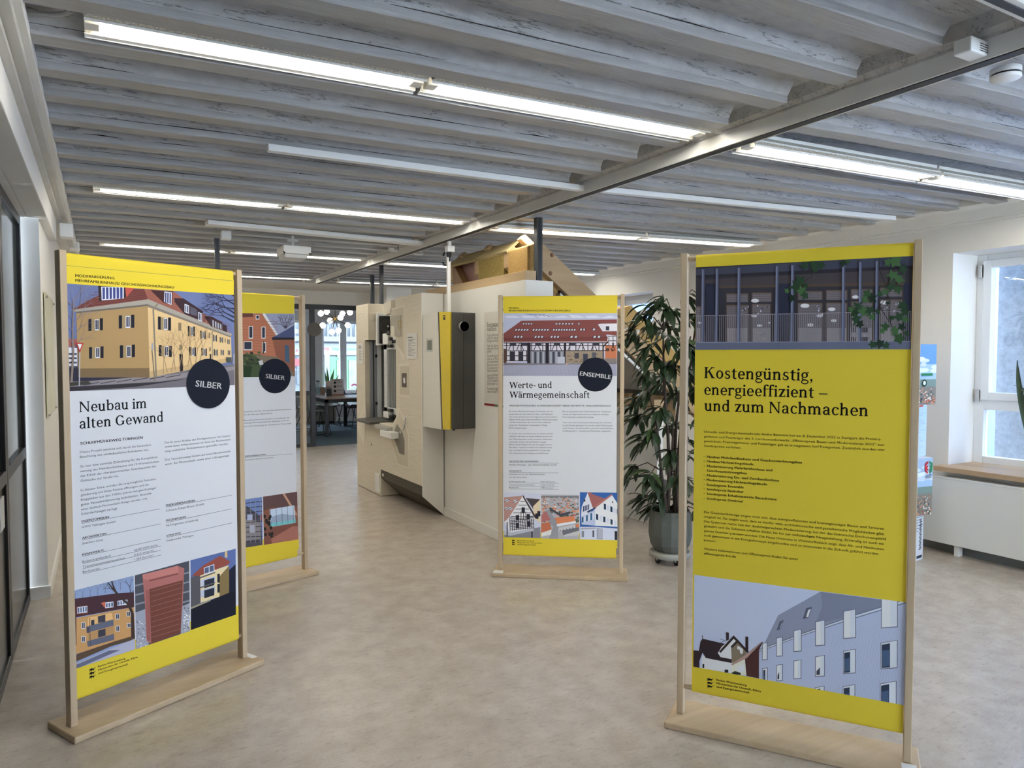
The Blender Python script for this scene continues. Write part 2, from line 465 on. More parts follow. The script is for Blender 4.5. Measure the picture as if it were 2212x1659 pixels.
# ================================================================== THE ROOM
XL, XR, YB, YF, YW = -0.33, 5.824, 12.35, -4.5, 16.8     # left wall, right wall, meeting room front, wall behind the camera, street wall
ZJ, ZS = 2.65, 2.728                                     # joist underside, slab between the joists
white = mat('white_wall_paint', (0.80, 0.79, 0.755), 0.6, bump=(60, 0.08))
whiteR = mat('white_reveal_paint', (0.82, 0.82, 0.80), 0.5)
trimw = mat('white_trim_lacquer', (0.82, 0.815, 0.78), 0.35)
joistm = ceil_mat('painted_joist', (0.40, 0.39, 0.38), (0.33, 0.322, 0.315), 0.0, (0.35, 9, 9))
slabm = ceil_mat('painted_slab', (0.50, 0.50, 0.505), (0.41, 0.41, 0.412), 0.85, (1.6, 2.6, 2.6))
steelw = mat('grey_aluminium_profile', (0.80, 0.80, 0.79), 0.4)
black = mat('black_metal_frame', (0.012, 0.013, 0.016), 0.35)
rubber = mat('black_rubber', (0.012, 0.012, 0.013), 0.55)
pvc = mat('white_window_frame', (0.80, 0.82, 0.84), 0.3)
glass = glass_mat('window_glass', (0.96, 0.98, 1.0), 0.05)
greyplinth = mat('grey_plinth', (0.16, 0.17, 0.18), 0.5)
metal = mat('brushed_steel', (0.55, 0.55, 0.55), 0.3, metal=0.9)
plasticw = mat('white_plastic', (0.80, 0.80, 0.78), 0.4)

fl = MB().add([(-0.6, YF, 0), (6.6, YF, 0), (6.6, YB, 0), (-0.6, YB, 0), (-0.6, YF, -0.1), (6.6, YF, -0.1), (6.6, YB, -0.1), (-0.6, YB, -0.1)],
              [(0, 1, 2, 3), (7, 6, 5, 4), (0, 4, 5, 1), (1, 5, 6, 2), (2, 6, 7, 3), (3, 7, 4, 0)])
struct(fl.build('floor', floor_mat()), 'grey beige speckled linoleum floor of the exhibition room', 'floor')

# --- ceiling: slab, then the joists of the two bays either side of the steel profile
YC = 11.05                                                # the joists end here, a plain strip follows
cm = MB()
cm.box((-0.6, YF, ZS), (6.6, YC, ZS + 0.25))
cm.box((-0.6, YC, ZJ), (6.6, YB + 0.12, ZS + 0.25), 1)
ceil = struct(cm.build('ceiling', [slabm, white]), 'white painted ceiling slab with exposed joists', 'ceiling')
def jy(k, x): return 2.965 + 0.335 * k - 0.045 * (x + 0.2)
def ry(k, x): return 3.02 + 0.333 * k - 0.09 * (x - 2.8)
JL0, JL1, JR0, JR1 = -0.225, 2.60, 2.90, 5.62
gapm = mat('dark_gap', (.02, .018, .016), .9)
rg = random.Random(31)
def joist(fy, k, x0, x1, z0=ZJ):
    m = MB()
    n = 7
    ya = [fy(k, x0 + (x1 - x0) * i / n) + rnd.uniform(-0.004, 0.004) for i in range(n + 1)]
    zz = [z0 + rnd.uniform(-0.003, 0.003) for i in range(n + 1)]
    vs = []
    for i in range(n + 1):
        x = x0 + (x1 - x0) * i / n
        y, z = ya[i], zz[i]
        # batten below, flared concrete shoulder above it
        vs += [(x, y - 0.035, ZS + 0.004), (x, y - 0.006, z + 0.036), (x, y, z + 0.03), (x, y, z + 0.004), (x, y + 0.004, z), (x, y + 0.096, z), (x, y + 0.1, z + 0.004),
               (x, y + 0.1, z + 0.03), (x, y + 0.125, ZS + 0.004)]
    k9 = 9
    fs = []; mi = []
    m2 = MB()
    for i in range(n):
        for j in range(k9 - 1):
            a = i * k9 + j
            (m if 1 < j < 7 else m2).add([vs[a], vs[a + 1], vs[a + 1 + k9], vs[a + k9]], [(0, 1, 2, 3)])
    for e in (0, n):
        o = vs[e * k9:(e + 1) * k9]
        f = tuple(range(k9))
        m.add(o, [f if e == 0 else f[::-1]])
    m.add(m2.v, m2.f, 1)
    # open joint along the top of the batten, of varying length
    xa, xb = x0, x0
    for _ in range(5):
        xa = xb + (rg.uniform(0, .25) if fy is jy else rg.uniform(.1, 1.2)); xb = xa + rg.uniform(.15, 1.1)
        if xb > x1 or rg.random() < .35: continue
        h = rg.uniform(.002, .006); n2 = 6
        q = []
        for i in range(n2 + 1):
            x = xa + (xb - xa) * i / n2; t = (x - x0) / (x1 - x0) * n; j = min(int(t), n - 1); y = ya[j] + (ya[j + 1] - ya[j]) * (t - j); z = zz[j] + (zz[j + 1] - zz[j]) * (t - j)
            hh = h * min(1, i * 2 / n2 + .1, (n2 - i) * 2 / n2 + .1) * rg.uniform(.5, 1)
            q += [(x, y - .007, z + .031), (x, y - .009, z + .031 + hh)]
        for i in range(n2): m.add([q[2 * i], q[2 * i + 2], q[2 * i + 3], q[2 * i + 1]], [(0, 1, 2, 3)], 2)
    return m.build('joist', [joistm, slabm, gapm], ceil)
for k in range(-18, 25): joist(jy, k, JL0, JL1)
for k in range(-18, 25): joist(ry, k, JR0, JR1)
# pocket closures beside the steel profile (sloping mortar between the joist ends)
m = MB()
for x0, x1 in ((2.64, 2.70), (2.92, 2.80)):
    m.prism([(x0, YF, ZS + .01), (x1, YF, ZS + .01), (x1, YF, ZJ + 0.012), (x1 + (x0 - x1) * .6, YF, ZJ + 0.03)],
            [(x0, YC, ZS + .01), (x1, YC, ZS + .01), (x1, YC, ZJ + 0.012), (x1 + (x0 - x1) * .6, YC, ZJ + 0.03)])
m.box((2.69, YF, ZJ + 0.01), (2.81, YC, ZS + .01))
m.build('mortar_strip', slabm, ceil)
m = MB().box((2.705, YF, 2.592), (2.762, 10.5, ZJ + 0.02)).box((2.712, YF, 2.588), (2.757, 10.5, 2.593), 1).box((2.757, YF, 2.586), (2.764, 10.5, 2.593))
o = struct(m.build('beam', [steelw, mat('dark_groove', (0.03, 0.03, 0.03), 0.6)], bevel=0.002), 'long grey steel profile crossing under the ceiling joists', 'beam')

# --- right wall with two window openings, trim under the ceiling, grey plinth
W1 = (-0.2, 3.25, 0.67, 2.36)     # y0 y1 z0 z1
W2 = (6.80, 8.6, 0.78, 2.335)
W3 = (-2.9, -0.7, 0.67, 2.36)
def wall_x(name, x0, x1, ya, yb, za, zb, holes, m, mm=None):
    mb = MB(); ys = ya
    for (a, b, c, d) in sorted(holes):
        mb.box((x0, ys, za), (x1, a, zb)); mb.box((x0, a, za), (x1, b, c)); mb.box((x0, a, d), (x1, b, zb)); ys = b
    mb.box((x0, ys, za), (x1, yb, zb))
    return mb.build(name, m)
struct(wall_x('wall_right', XR, XR + 0.42, YF, YB + 0.1, 0, 2.8, [W1, W2, W3], white), 'white wall with deep window openings above the radiator', 'wall')
m = MB().box((XR - 0.055, YF, 2.585), (XR, YB, 2.72)).box((XR - 0.02, YF, 2.56), (XR, YB, 2.585))
m.box((5.60, YF, ZJ + .012), (XR, YB, ZS))
struct(m.build('trim_1', trimw, bevel=0.004), 'white moulding where the window wall meets the ceiling', 'trim')
m = MB().box((XR - 0.014, YF, 0), (XR, YB, 0.075))
struct(m.build('baseboard_right', greyplinth), 'low grey skirting under the radiator', 'baseboard')

def window_unit(name, X, y0, y1, z0, z1, trans, parent_label, hinge=False):
    fr = MB()
    fw = 0.075
    fr.box((X, y0, z0), (X + .07, y0 + fw, z1)).box((X, y1 - fw, z0), (X + .07, y1, z1)).box((X, y0 + fw, z0), (X + .07, y1 - fw, z0 + fw)).box((X, y0 + fw, z1 - fw), (X + .07, y1 - fw, z1))
    mids = [y0 + fw + (y1 - y0 - 2 * fw) * t for t in ([0.5] if (y1 - y0) > 1.5 else [])]
    for ym in mids: fr.box((X, ym - .05, z0 + fw), (X + .07, ym + .05, z1 - fw))
    if trans: fr.box((X, y0 + fw, trans - .05), (X + .07, y1 - fw, trans + .05))
    # the opening sash stands a little proud
    lo = (trans + .03) if trans else z0 + .05
    ed = [y0 + .045] + mids + [y1 - .045]
    for a, b in zip(ed[:-1], ed[1:]):
        a += .012; b -= .012
        s = .062
        fr.box((X - .02, a, lo), (X + .05, a + s, z1 - .045)).box((X - .02, b - s, lo), (X + .05, b, z1 - .045))
        fr.box((X - .02, a + s, lo), (X + .05, b - s, lo + s)).box((X - .02, a + s, z1 - .045 - s), (X + .05, b - s, z1 - .045))
    o = struct(fr.build(name, pvc, bevel=0.004), parent_label, 'window')
    g = MB().box((X + .035, y0 + .05, z0 + .05), (X + .045, y1 - .05, z1 - .05))
    g.build('pane', glass, o)
    if hinge:
        for zz in (z1 - .13, (trans or z0) + .06):
            MB().box((X - .03, y1 - .05, zz - .05), (X - .005, y1 - .025, zz + .05)).build('hinge', metal, o, bevel=.004)
    return o
window_unit('window_1', 6.17, *W1, 1.17, 'large white framed window with transom above the radiator', True)
window_unit('window_2', 6.13, *W2, None, 'white window half hidden behind the tall potted plant')
window_unit('window_3', 6.17, *W3, 1.17, 'white framed window behind the photographer')
m = MB().box((5.69, -0.28, 0.65), (6.18, 3.29, 0.69))
struct(m.build('sill', wood_mat('oak_sill', (0.56, 0.40, 0.25), (0.40, 0.27, 0.15), 1), bevel=.004), 'light oak window sill board over the radiator', 'sill')
m = MB().box((5.80, 6.77, 0.76), (6.14, 8.65, 0.80))
struct(m.build('sill', MATS['oak_sill'], bevel=.004), 'oak window sill behind the potted plant', 'sill')

# --- left wall, door opening with glazed partition, lintel box, trims
m = MB()
m.box((XL - .3, 5.47, 0), (XL, YB + .1, 2.8)).box((XL - .3, YF, 2.42), (XL - .06, 5.47, 2.8))
m.box((XL - .3, YF, 0), (XL, 0.2, 2.42))
struct(m.build('wall_left', white), 'white wall on the left with a glazed partition set into it', 'wall')
m = MB().prism([(XL - .06, 0.2, 2.42), (XL + .05, 0.2, 2.42), (XL + .05, 0.2, 2.62), (XL - .06, 0.2, 2.62)],
               [(XL - .06, 6.45, 2.42), (XL + .05, 6.45, 2.42), (XL + .05, 6.45, 2.62), (XL - .06, 6.45, 2.62)])
struct(m.build('lintel', white, bevel=.004), 'white lintel box over the glazed partition', 'wall')
m = MB().box((XL, YF, 2.60), (-0.215, YB, 2.80)).box((-0.23, YF, 2.63), (-0.19, YB, 2.672), 1)
m.box((XL, YF, 2.575), (-0.25, YB, 2.60), 0)
struct(m.build('trim_2', [mat('old_white_board', (0.62, 0.61, 0.57), 0.5, noise=(14, .3, (.5, .48, .44)), stretch=(1, .2, 1)), trimw], bevel=.003), 'white board casing along the left edge of the ceiling', 'trim')
m = MB().box((XL, 5.46, 0), (XL + .016, 8.9, .08)).box((XL - .14, 5.455, 0), (XL + .016, 5.47, .08))
struct(m.build('baseboard_left', trimw, bevel=.003), 'white baseboard of the left wall', 'baseboard')

def leaf(mb, X, y0, y1, z0, z1, t=.05, w=.055):
    mb.box((X, y0, z0), (X + t, y0 + w, z1)).box((X, y1 - w, z0), (X + t, y1, z1))
    mb.box((X, y0 + w, z0), (X + t, y1 - w, z0 + w)).box((X, y0 + w, z1 - w), (X + t, y1 - w, z1))
gp = thing('glass_partition', 'black framed glazed partition at the left edge with grey lower panels', 'partition', (-0.44, 3.5, 0))
m = MB()
for a, b in ((0.22, 1.7), (1.7, 3.05), (3.05, 4.40), (4.40, 5.455)):
    leaf(m, -0.475, a + .004, b - .004, 0.0, 2.42)
    m.box((-0.475, a + .05, .92), (-0.425, b - .05, .985))
m.build('frame', black, gp, bevel=.004)
smoke = mat('smoked_glass', (0.085, 0.10, 0.10), 0.08, spec=0.6)
pan = mat('grey_glass_panel', (0.12, 0.122, 0.115), 0.25)
for a, b in ((0.22, 1.7), (1.7, 3.05), (3.05, 4.40), (4.40, 5.455)):
    MB().box((-0.455, a + .05, .98), (-0.445, b - .05, 2.37)).build('pane', smoke, gp)
    MB().box((-0.46, a + .05, .05), (-0.44, b - .05, .925)).build('lower_panel', pan, gp)

# --- wall behind the camera, with an unseen window added for frontal daylight
wx0, wx1, wz0, wz1 = 2.5, 5.6, .4, 2.45
m = MB().box((-0.6, YF - .3, 0), (wx0, YF, 2.8)).box((wx1, YF - .3, 0), (6.3, YF, 2.8)).box((wx0, YF - .3, wz1), (wx1, YF, 2.8)).box((wx0, YF - .3, 0), (wx1, YF, wz0))
struct(m.build('wall_front', white), 'white wall behind the photographer', 'wall')
m = MB()
for x in (wx0, 3.8, wx1 - .08): m.box((x, YF - .12, wz0), (x + .08, YF - .05, wz1))
m.box((wx0, YF - .12, wz0), (wx1, YF - .05, wz0 + .08)).box((wx0, YF - .12, wz1 - .08), (wx1, YF - .05, wz1))
o = struct(m.build('added_window', pvc), 'unseen window added behind the photographer for frontal daylight', 'window')
MB().box((wx0 + .04, YF - .09, wz0 + .04), (wx1 - .04, YF - .08, wz1 - .04)).build('pane', glass, o)

# --- meeting room: partition with black steel frame, carpet, walls, street windows
m = MB().box((-0.6, YB, 2.40), (6.3, YB + .1, 2.8)).box((-0.6, YB, 0), (2.0, YB + .1, 2.40)).box((4.6, YB, 0), (6.3, YB + .1, 2.40))
struct(m.build('wall_back', white), 'white wall above the meeting room glazing', 'wall')
m = MB().box((3.95, 11.0, 0), (4.375, 11.45, ZJ))
struct(m.build('pillar', white, bevel=.004), 'white pillar behind the exhibition wall', 'pillar')
gb = thing('glass_partition', 'black framed glass front of the meeting room', 'partition', (3.1, YB, 0))
m = MB()
m.box((2.0, YB - .01, 2.335), (4.6, YB + .06, 2.42)).box((3.075, YB - .01, 0), (3.155, YB + .06, 2.34))
m.box((2.0, YB - .01, 0), (3.08, YB + .06, .06)).box((2.0, YB - .01, 0), (2.06, YB + .06, 2.34)).box((2.06, YB, .875), (3.08, YB + .05, .95))
m.build('frame', black, gb, bevel=.004)
MB().box((2.06, YB + .02, .06), (3.08, YB + .03, 2.335)).build('pane', glass, gb)
c = at_y(679, 712, YB - .02)
o = MB().lathe([(.118, -.004), (.118, .004)], c, 32, M=Matrix.Rotation(pi / 2, 3, 'X')).build('marker_dot', mat('grey_felt', (.13, .125, .12), .8), loc=c)
tag(o, 'round dark grey disc on the meeting room glass', 'disc')

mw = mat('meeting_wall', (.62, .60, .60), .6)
m = MB().add([(1.9, YB, -0.002), (6.6, YB, -0.002), (6.6, YW, -0.002), (1.9, YW, -0.002), (1.9, YB, -.1), (6.6, YB, -.1), (6.6, YW, -.1), (1.9, YW, -.1)],
             [(0, 1, 2, 3), (7, 6, 5, 4), (0, 4, 5, 1), (1, 5, 6, 2), (2, 6, 7, 3), (3, 7, 4, 0)])
struct(m.build('floor', mat('teal_carpet', (.10, .155, .19), .9, noise=(160, .3, (.07, .11, .14)), bump=(240, .3))), 'blue grey carpet of the meeting room', 'floor')
m = MB().box((1.9, YB + .1, 2.75), (6.6, YW + .3, 2.85))
struct(m.build('ceiling', white), 'white ceiling of the meeting room', 'ceiling')
m = MB().box((1.8, YB + .1, 0), (2.0, YW, 2.8))
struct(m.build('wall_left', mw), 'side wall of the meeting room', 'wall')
m = MB().box((6.4, YB + .1, 0), (6.6, YW, 2.8))
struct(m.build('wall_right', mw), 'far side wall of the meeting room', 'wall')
def wpx(x0, y0, x1, y1):
    a = at_y(x0, y0, YW); b = at_y(x1, y1, YW); return a.x, b.x, b.z, a.z
WA = (2.9, at_y(652, 690, YW).x, at_y(0, 848, YW).z + 0, at_y(645, 690, YW).z)
za, zb = at_y(700, 850, YW).z, at_y(720, 692, YW).z
WA = (2.9, at_y(657, 690, YW).x, za, zb)
WB = (at_y(695, 690, YW).x, 5.9, za, zb)
m = MB(); xs = 1.9
for (a, b, c_, d) in (WA, WB):
    m.box((xs, YW, 0), (a, YW + .3, 2.8)); m.box((a, YW, 0), (b, YW + .3, c_)); m.box((a, YW, d), (b, YW + .3, 2.8)); xs = b
m.box((xs, YW, 0), (6.6, YW + .3, 2.8))
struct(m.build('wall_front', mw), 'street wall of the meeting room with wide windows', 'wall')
def window_y(name, a, b, z0, z1, mull, label):
    fr = MB(); Y = YW + .1; fw = .07
    fr.box((a, Y, z0), (a + fw, Y + .07, z1)).box((b - fw, Y, z0), (b, Y + .07, z1)).box((a + fw, Y, z0), (b - fw, Y + .07, z0 + fw)).box((a + fw, Y, z1 - fw), (b - fw, Y + .07, z1))
    for x in mull: fr.box((x - .075, Y - .02, z0), (x + .075, Y + .08, z1))
    if mull: fr.box((mull[0] - .02, Y - .05, z0 + .75), (mull[0] + .02, Y - .02, z0 + .9))
    o = struct(fr.build(name, pvc, bevel=.004), label, 'window')
    MB().box((a + .05, Y + .03, z0 + .05), (b - .05, Y + .04, z1 - .05)).build('pane', glass, o)
    return o
window_y('window_5', *WA, [], 'left street window of the meeting room')
mx = at_y(744, 760, YW).x
window_y('window_6', *WB, [mx, mx + 1.0], 'right street window of the meeting room')
m = MB().box((2.8, YW - .22, za - .06), (6.0, YW + .1, za - .02))
struct(m.build('sill', trimw), 'white window sill in the meeting room', 'sill')
m = MB().box((2.0, YW - .02, 0), (6.4, YW, .1))
struct(m.build('baseboard_front', trimw), 'white baseboard below the meeting room windows', 'baseboard')

# --- outside: neighbour's rendered wall to the right, street and shop front beyond the meeting room
out = MB().box((8.3, -7, -1.5), (8.7, 12.5, 4.8))
o = tag(out.build('neighbour_facade', mat('pale_blue_render', (.235, .335, .53), .9, noise=(6, .4, (.22, .315, .505)), bump=(30, .3))), 'pale blue rendered wall of the neighbouring house outside the window', 'building')
out = MB().box((6.60, 3.02, -1.5), (7.2, 3.30, 3.2))
tag(out.build('stone_pier', mat('pale_stone', (.46, .47, .46), .9, noise=(24, .2, (.30, .30, .28)), bump=(40, .6))), 'rough pale stone pier outside the right window', 'building')
g = MB().box((-8, YW + .3, -.25), (18, 27, -.2)).box((6.24, -7, -.25), (8.1, 16.8, -.2))
struct(g.build('ground', mat('asphalt', (.16, .16, .165), .9)), 'pavement outside the windows', 'ground')

YS = 25.0
sh = thing('street_shop_building', 'pale shop front across the street with lettering and green door', 'building', (6.5, YS, -.2))
stone = mat('pale_shop_render', (.085, .10, .112), .8, noise=(6, .3, (.06, .072, .083)))
gr = mat('shop_green', (.025, .115, .04), .5)
def sy(x, y): return at_y(x, y, YS)
zt = sy(715, 735).z; zs0 = sy(715, 767).z; zs1 = sy(715, 748).z
m = MB().box((-4, YS, -.2), (17, YS + .4, zs0 - .02)).box((-4, YS, zs0 - .02), (17, YS + .4, 8))
m.build('facade', stone, sh)
m = MB().box((-4, YS - .5, zt - .05), (17, YS, zt + .12))
x = -4.0
while x < 17:
    m.box((x, YS - .35, zt + .12), (x + .06, YS - .29, zt + .55)); x += .16
m.box((-4, YS - .4, zt + .55), (17, YS - .25, zt + .6))
m.build('balcony', mat('grey_balcony', (.05, .055, .07), .6), sh)
MB().box((-4, YS - .08, zs0), (17, YS, zs1 + .1)).build('sign_board', mat('white_sign', (.12, .135, .15), .5), sh)
a, b = sy(712, 770), sy(728, 900)
MB().box((a.x, YS - .06, -.2), (b.x + .7, YS + .0, a.z)).build('door', gr, sh)
wm = mat('shop_window_dark', (.022, .03, .038), .3, noise=(2.5, .2, (.07, .08, .08)))
for x0, x1, y0, y1 in ((700, 711, 765, 830), (727, 738, 778, 850), (752, 772, 778, 840), (640, 652, 770, 830), (727, 737, 767, 773)):
    p, q = sy(x0, y1), sy(x1, y0)
    MB().box((p.x, YS - .09, p.z), (q.x, YS - .05, q.z)).build('shop_window', wm, sh)
redm = mat('sign_red', (.16, .012, .016), .5); green = mat('sign_green', (.02, .11, .05), .5)
def street_text(s, x0, x1, y, m, skew=0.0, sx=1.0):
    vs, fs, wd = sans_mesh(s, .02)
    A = sy(x0, y); B = sy(x1, y); k = (B.x - A.x) / wd
    mb = MB().add([(A.x + (u + skew * v) * k, YS - .09, A.z + v * k * sx) for u, v in vs], [f for f in fs])
    mb.build('lettering', m, sh)
street_text('ro', 698, 709, 757, redm, .25, 1.0)
street_text('Heini', 717, 737, 757, green)
street_text('ckerm', 748, 770, 757, green)
p, q = sy(632, 790), sy(646, 775)
MB().box((p.x, YS - .1, p.z), (q.x, YS - .07, q.z)).build('red_sign', redm, sh)
street_text('e', 637, 642, 760, redm, .25)
# ================================================================== LAMPS AND CEILING GEAR
enam = mat('white_enamel', (.80, .79, .75), .35)
tubem = mat('fluorescent_tube', (.9, .9, .9), .4, emit=((1.0, .95, .85), TUBE))
perf = mat('perforated_reflector', (.80, .78, .70), .3, noise=(130, .1, (.3, .29, .25)))  # light shining through the holes is put into the pale colour
glowm = mat('lit_reflector', (.46, .44, .38), .3, noise=(160, .1, (.3, .28, .22)))
def strip(x0, x1, yf, z, label, pocket=True):
    """open fluorescent batten: housing on the slab side, two sloping reflectors, tube, end caps"""
    n = 1
    y0, y1 = yf(x0), yf(x1)
    yc = (y0 + y1) / 2; sl = (y1 - y0) / (x1 - x0)
    o = thing('fluorescent_light', label, 'ceiling light', ((x0 + x1) / 2, yc, z), 'fluorescent strips under the ceiling')
    Y = lambda x, d: y0 + (x - x0) * sl + d
    hw = .062
    top = .06 if pocket else .045
    def slab(dy0, dy1, za, zb, xa=x0, xb=x1):
        vs = [(xa, Y(xa, dy0), za), (xb, Y(xb, dy0), za), (xb, Y(xb, dy1), za), (xa, Y(xa, dy1), za), (xa, Y(xa, dy0), zb), (xb, Y(xb, dy0), zb), (xb, Y(xb, dy1), zb), (xa, Y(xa, dy1), zb)]
        return vs, [(0, 3, 2, 1), (4, 5, 6, 7), (0, 1, 5, 4), (1, 2, 6, 5), (2, 3, 7, 6), (3, 0, 4, 7)]
    m = MB().add(*slab(-.04, .04, z + .045, z + top + (.012 if pocket else 0)))
    m.build('housing', enam, o, bevel=.002)
    # reflector wings: far one is a bright tray, near one a perforated side plate
    m = MB()
    for dy, s in ((-.04, -1), (.04, 1)):
        m.add([(x0, Y(x0, dy), z + .05), (x1, Y(x1, dy), z + .05), (x1, Y(x1, s * hw), z + .004), (x0, Y(x0, s * hw), z + .004),
               (x0, Y(x0, dy), z + .054), (x1, Y(x1, dy), z + .054), (x1, Y(x1, s * (hw + .002)), z + .008), (x0, Y(x0, s * (hw + .002)), z + .008)],
              [(0, 1, 2, 3), (4, 7, 6, 5), (0, 4, 5, 1), (2, 6, 7, 3), (1, 5, 6, 2), (0, 3, 7, 4)], 0)
    m.build('reflector', glowm, o)
    m = MB().add(*slab(-hw - .004, -hw, z - .002, z + .03)).add(*slab(hw, hw + .028, z + .002, z + .006)).add(*slab(hw + .026, hw + .03, z - .002, z + .02))
    m.add(*slab(-hw - .042, -hw - .004, z + .006, z + .009), mi=1)
    m.build('edge_strip', [enam, perf], o)
    m = MB().tube([(x0 + .045, Y(x0 + .045, 0), z + .022), (x1 - .045, Y(x1 - .045, 0), z + .022)], .019, 12)
    m.build('tube', tubem, o)
    for xa, xb in ((x0, x0 + .045), (x1 - .045, x1)):
        MB().add(*slab(-.03, .03, z + .002, z + .05, xa, xb)).build('end_cap', enam, o, bevel=.003)
    return o
def pk(k): return lambda x: jy(k, x) - .1175
def ln(a, b):
    return lambda x: a.y + (b.y - a.y) * (x - a.x) / (b.x - a.x)
ZP, ZR = 2.655, 2.595
P = lambda x, y, z=2.61: at_z(x, y, z)
strip(-.03, 1.155, pk(0), ZP, 'nearest fluorescent strip, starting above the glazed partition')
strip(1.175, 2.635, pk(0), ZP, 'fluorescent strip of the nearest row, ending at the grey steel profile')
a, b = P(1612, 315), P(2212, 415)
strip(2.83, 4.26, ln(a, b), ZR, 'fluorescent strip of the nearest row, starting right of the grey steel profile')
strip(4.28, 5.55, ln(a, b), ZR, 'fluorescent strip at the right frame edge, close to the window wall')
strip(-.03, 1.18, pk(8), ZP - .01, 'left strip of the second row, above the left SILBER banner')
strip(1.20, 2.635, pk(8), ZP - .01, 'second strip of the second row, ending at the grey steel profile')
a, b = P(1070, 491), P(1620, 527)
strip(2.82, 4.2, ln(a, b), ZR, 'third strip of the second row, behind the dark post on the roof model')
strip(4.22, 5.42, ln(a, b), ZR, 'last strip of the second row, ending before the window wall')
strip(.0, 1.19, pk(16), ZP - .01, 'left strip of the third row, crossed by a thin dark post')
strip(1.21, 2.635, pk(16), ZP - .01, 'strip of the third row passing behind the ceiling projector')
a, b = P(850, 567), P(1275, 591)
strip(2.82, 4.2, ln(a, b), ZR, 'strip of the third row, right of the profile and behind the white cable pole')
strip(4.22, 5.6, ln(a, b), ZR, 'end of the third row, seen just above the roof model rafter')
strip(.2, 1.35, pk(23), ZP - .02, 'left strip of the farthest row, above the glass front')
strip(1.4, 2.635, pk(23), ZP - .02, 'second strip of the farthest row, ending at the steel profile')
a, b = P(730, 605), P(945, 613)
strip(2.9, 4.28, ln(a, b), ZR - .012, 'third strip of the farthest row, crossed by two thin posts')
strip(4.3, 5.5, ln(a, b), ZR - .012, 'last strip of the farthest row, behind the white cable pole')

# cable trunking under the joists
def duct(name, a, b, w, h, label, mats=plasticw):
    a, b = Vector(a), Vector(b); d = (b - a).normalized(); s = Vector((-d.y, d.x, 0)) * w / 2
    m = MB().prism([a - s, a + s, a + s + Vector((0, 0, h)), a - s + Vector((0, 0, h))], [b - s, b + s, b + s + Vector((0, 0, h)), b - s + Vector((0, 0, h))])
    o = m.build(name, mats, loc=(a + b) / 2, bevel=.003)
    return tag(o, label, 'cable duct')
zd = 2.612
duct('cable_duct', at_z(578, 327, zd), at_z(1262, 414, zd), .05, ZJ - zd - .003, 'long white cable duct left of the steel profile')
duct('cable_duct', at_z(1300, 416, zd), at_z(1930, 477, zd), .05, ZJ - zd - .003, 'long white cable duct right of the steel profile, running to the window wall')
duct('cable_duct', at_z(446, 486, zd), at_z(938, 533, zd), .12, ZJ - zd - .003, 'wide white cable duct carrying the ceiling projector')
a = at_z(2141, 0, 2.60)
o = MB().box((a.x - .6, a.y - .03, 2.605), (a.x + .62, a.y + .03, ZJ + .01)).box((a.x - .6, a.y - .012, 2.600), (a.x + .62, a.y + .012, 2.606), 1).build('light_track', [enam, MATS['dark_groove']], loc=a)
tag(o, 'white light track with dark slot in the top right corner', 'track')
# projector
pc = Vector((1.55, 6.8, 2.5))
o = thing('ceiling_projector', 'white ceiling projector hanging in front of the third light row', 'projector', pc)
MB().box((1.43, 6.65, 2.472), (1.675, 6.95, 2.545)).build('body', plasticw, o, bevel=.006)
MB().box((1.445, 6.67, 2.437), (1.645, 6.93, 2.472)).build('lower_tray', mat('pale_grey_plastic', (.62, .62, .6), .5), o, bevel=.004)
MB().tube([(1.545, 6.8, 2.545), (1.545, 6.8, 2.653)], .012).lathe([(.05, 2.60), (.05, 2.618)], (1.545, 6.8, 0), 16).build('mount', plasticw, o)
for x in (1.425, 1.655): MB().tube([(x, 6.64, 2.482), (x + .012, 6.63, 2.474), (x + .004, 6.64, 2.466)], .006, 6).build('clip', black, o)
p = at_z(488, 512, 2.60)
tag(MB().box((p.x - .04, p.y - .04, 2.575), (p.x + .04, p.y + .04, 2.652)).build('wall_mount_box', plasticw, loc=p, bevel=.004), 'small white box on the wide cable duct above the thin dark post', 'box')
# smoke detectors
def detector(c, label, r=.052):
    o = thing('smoke_detector', label, 'smoke detector', c)
    MB().lathe([(r * .8, .045), (r, .04), (r, .02)], c, 24).build('base', plasticw, o)
    MB().lathe([(r * .93, .021), (r * .93, .012)], c, 24).build('sensor_band', black, o)
    MB().lathe([(r, .013), (r, .004), (r * .9, 0), (1e-5, 0)], c, 24).build('cap', plasticw, o)
    return o
c = at_z(2172, 172, 2.605); detector(c, 'round white smoke detector right of the steel profile in the corner')
c = at_z(904, 551, 2.605); detector(c, 'small far smoke detector beside the steel profile near the cable pole')
# motion sensor box
def sensor(px, py, label, w=.105, d=.062, h=.04):
    c = at_z(px, py, 2.6)
    o = thing('alarm_sensor', label, 'sensor', c)
    MB().box(c + Vector((-w / 2, -d / 2, 0)), c + Vector((w / 2, d / 2, h + .012))).build('body', plasticw, o, bevel=.006)
    m = MB()
    for i in range(4):
        for s in (-.013, .013): m.box(c + Vector((w / 4 + s - .011, -d / 2 - .0006, .010 + i * .008)), c + Vector((w / 4 + s + .011, -d / 2 + .002, .013 + i * .008)))
    m.build('vent', black, o)
    p0 = c + Vector((w / 2, .025, .015))
    MB().tube([p0, p0 + Vector((.02, .01, .004)), p0 + Vector((.02, .02, .05))], .004, 6).build('cable', rubber, o)
sensor(2096, 122, 'white vented sensor box under a joist beside the steel profile')
sensor(850, 543, 'small far white sensor left of the steel profile', .09, .05, .02)
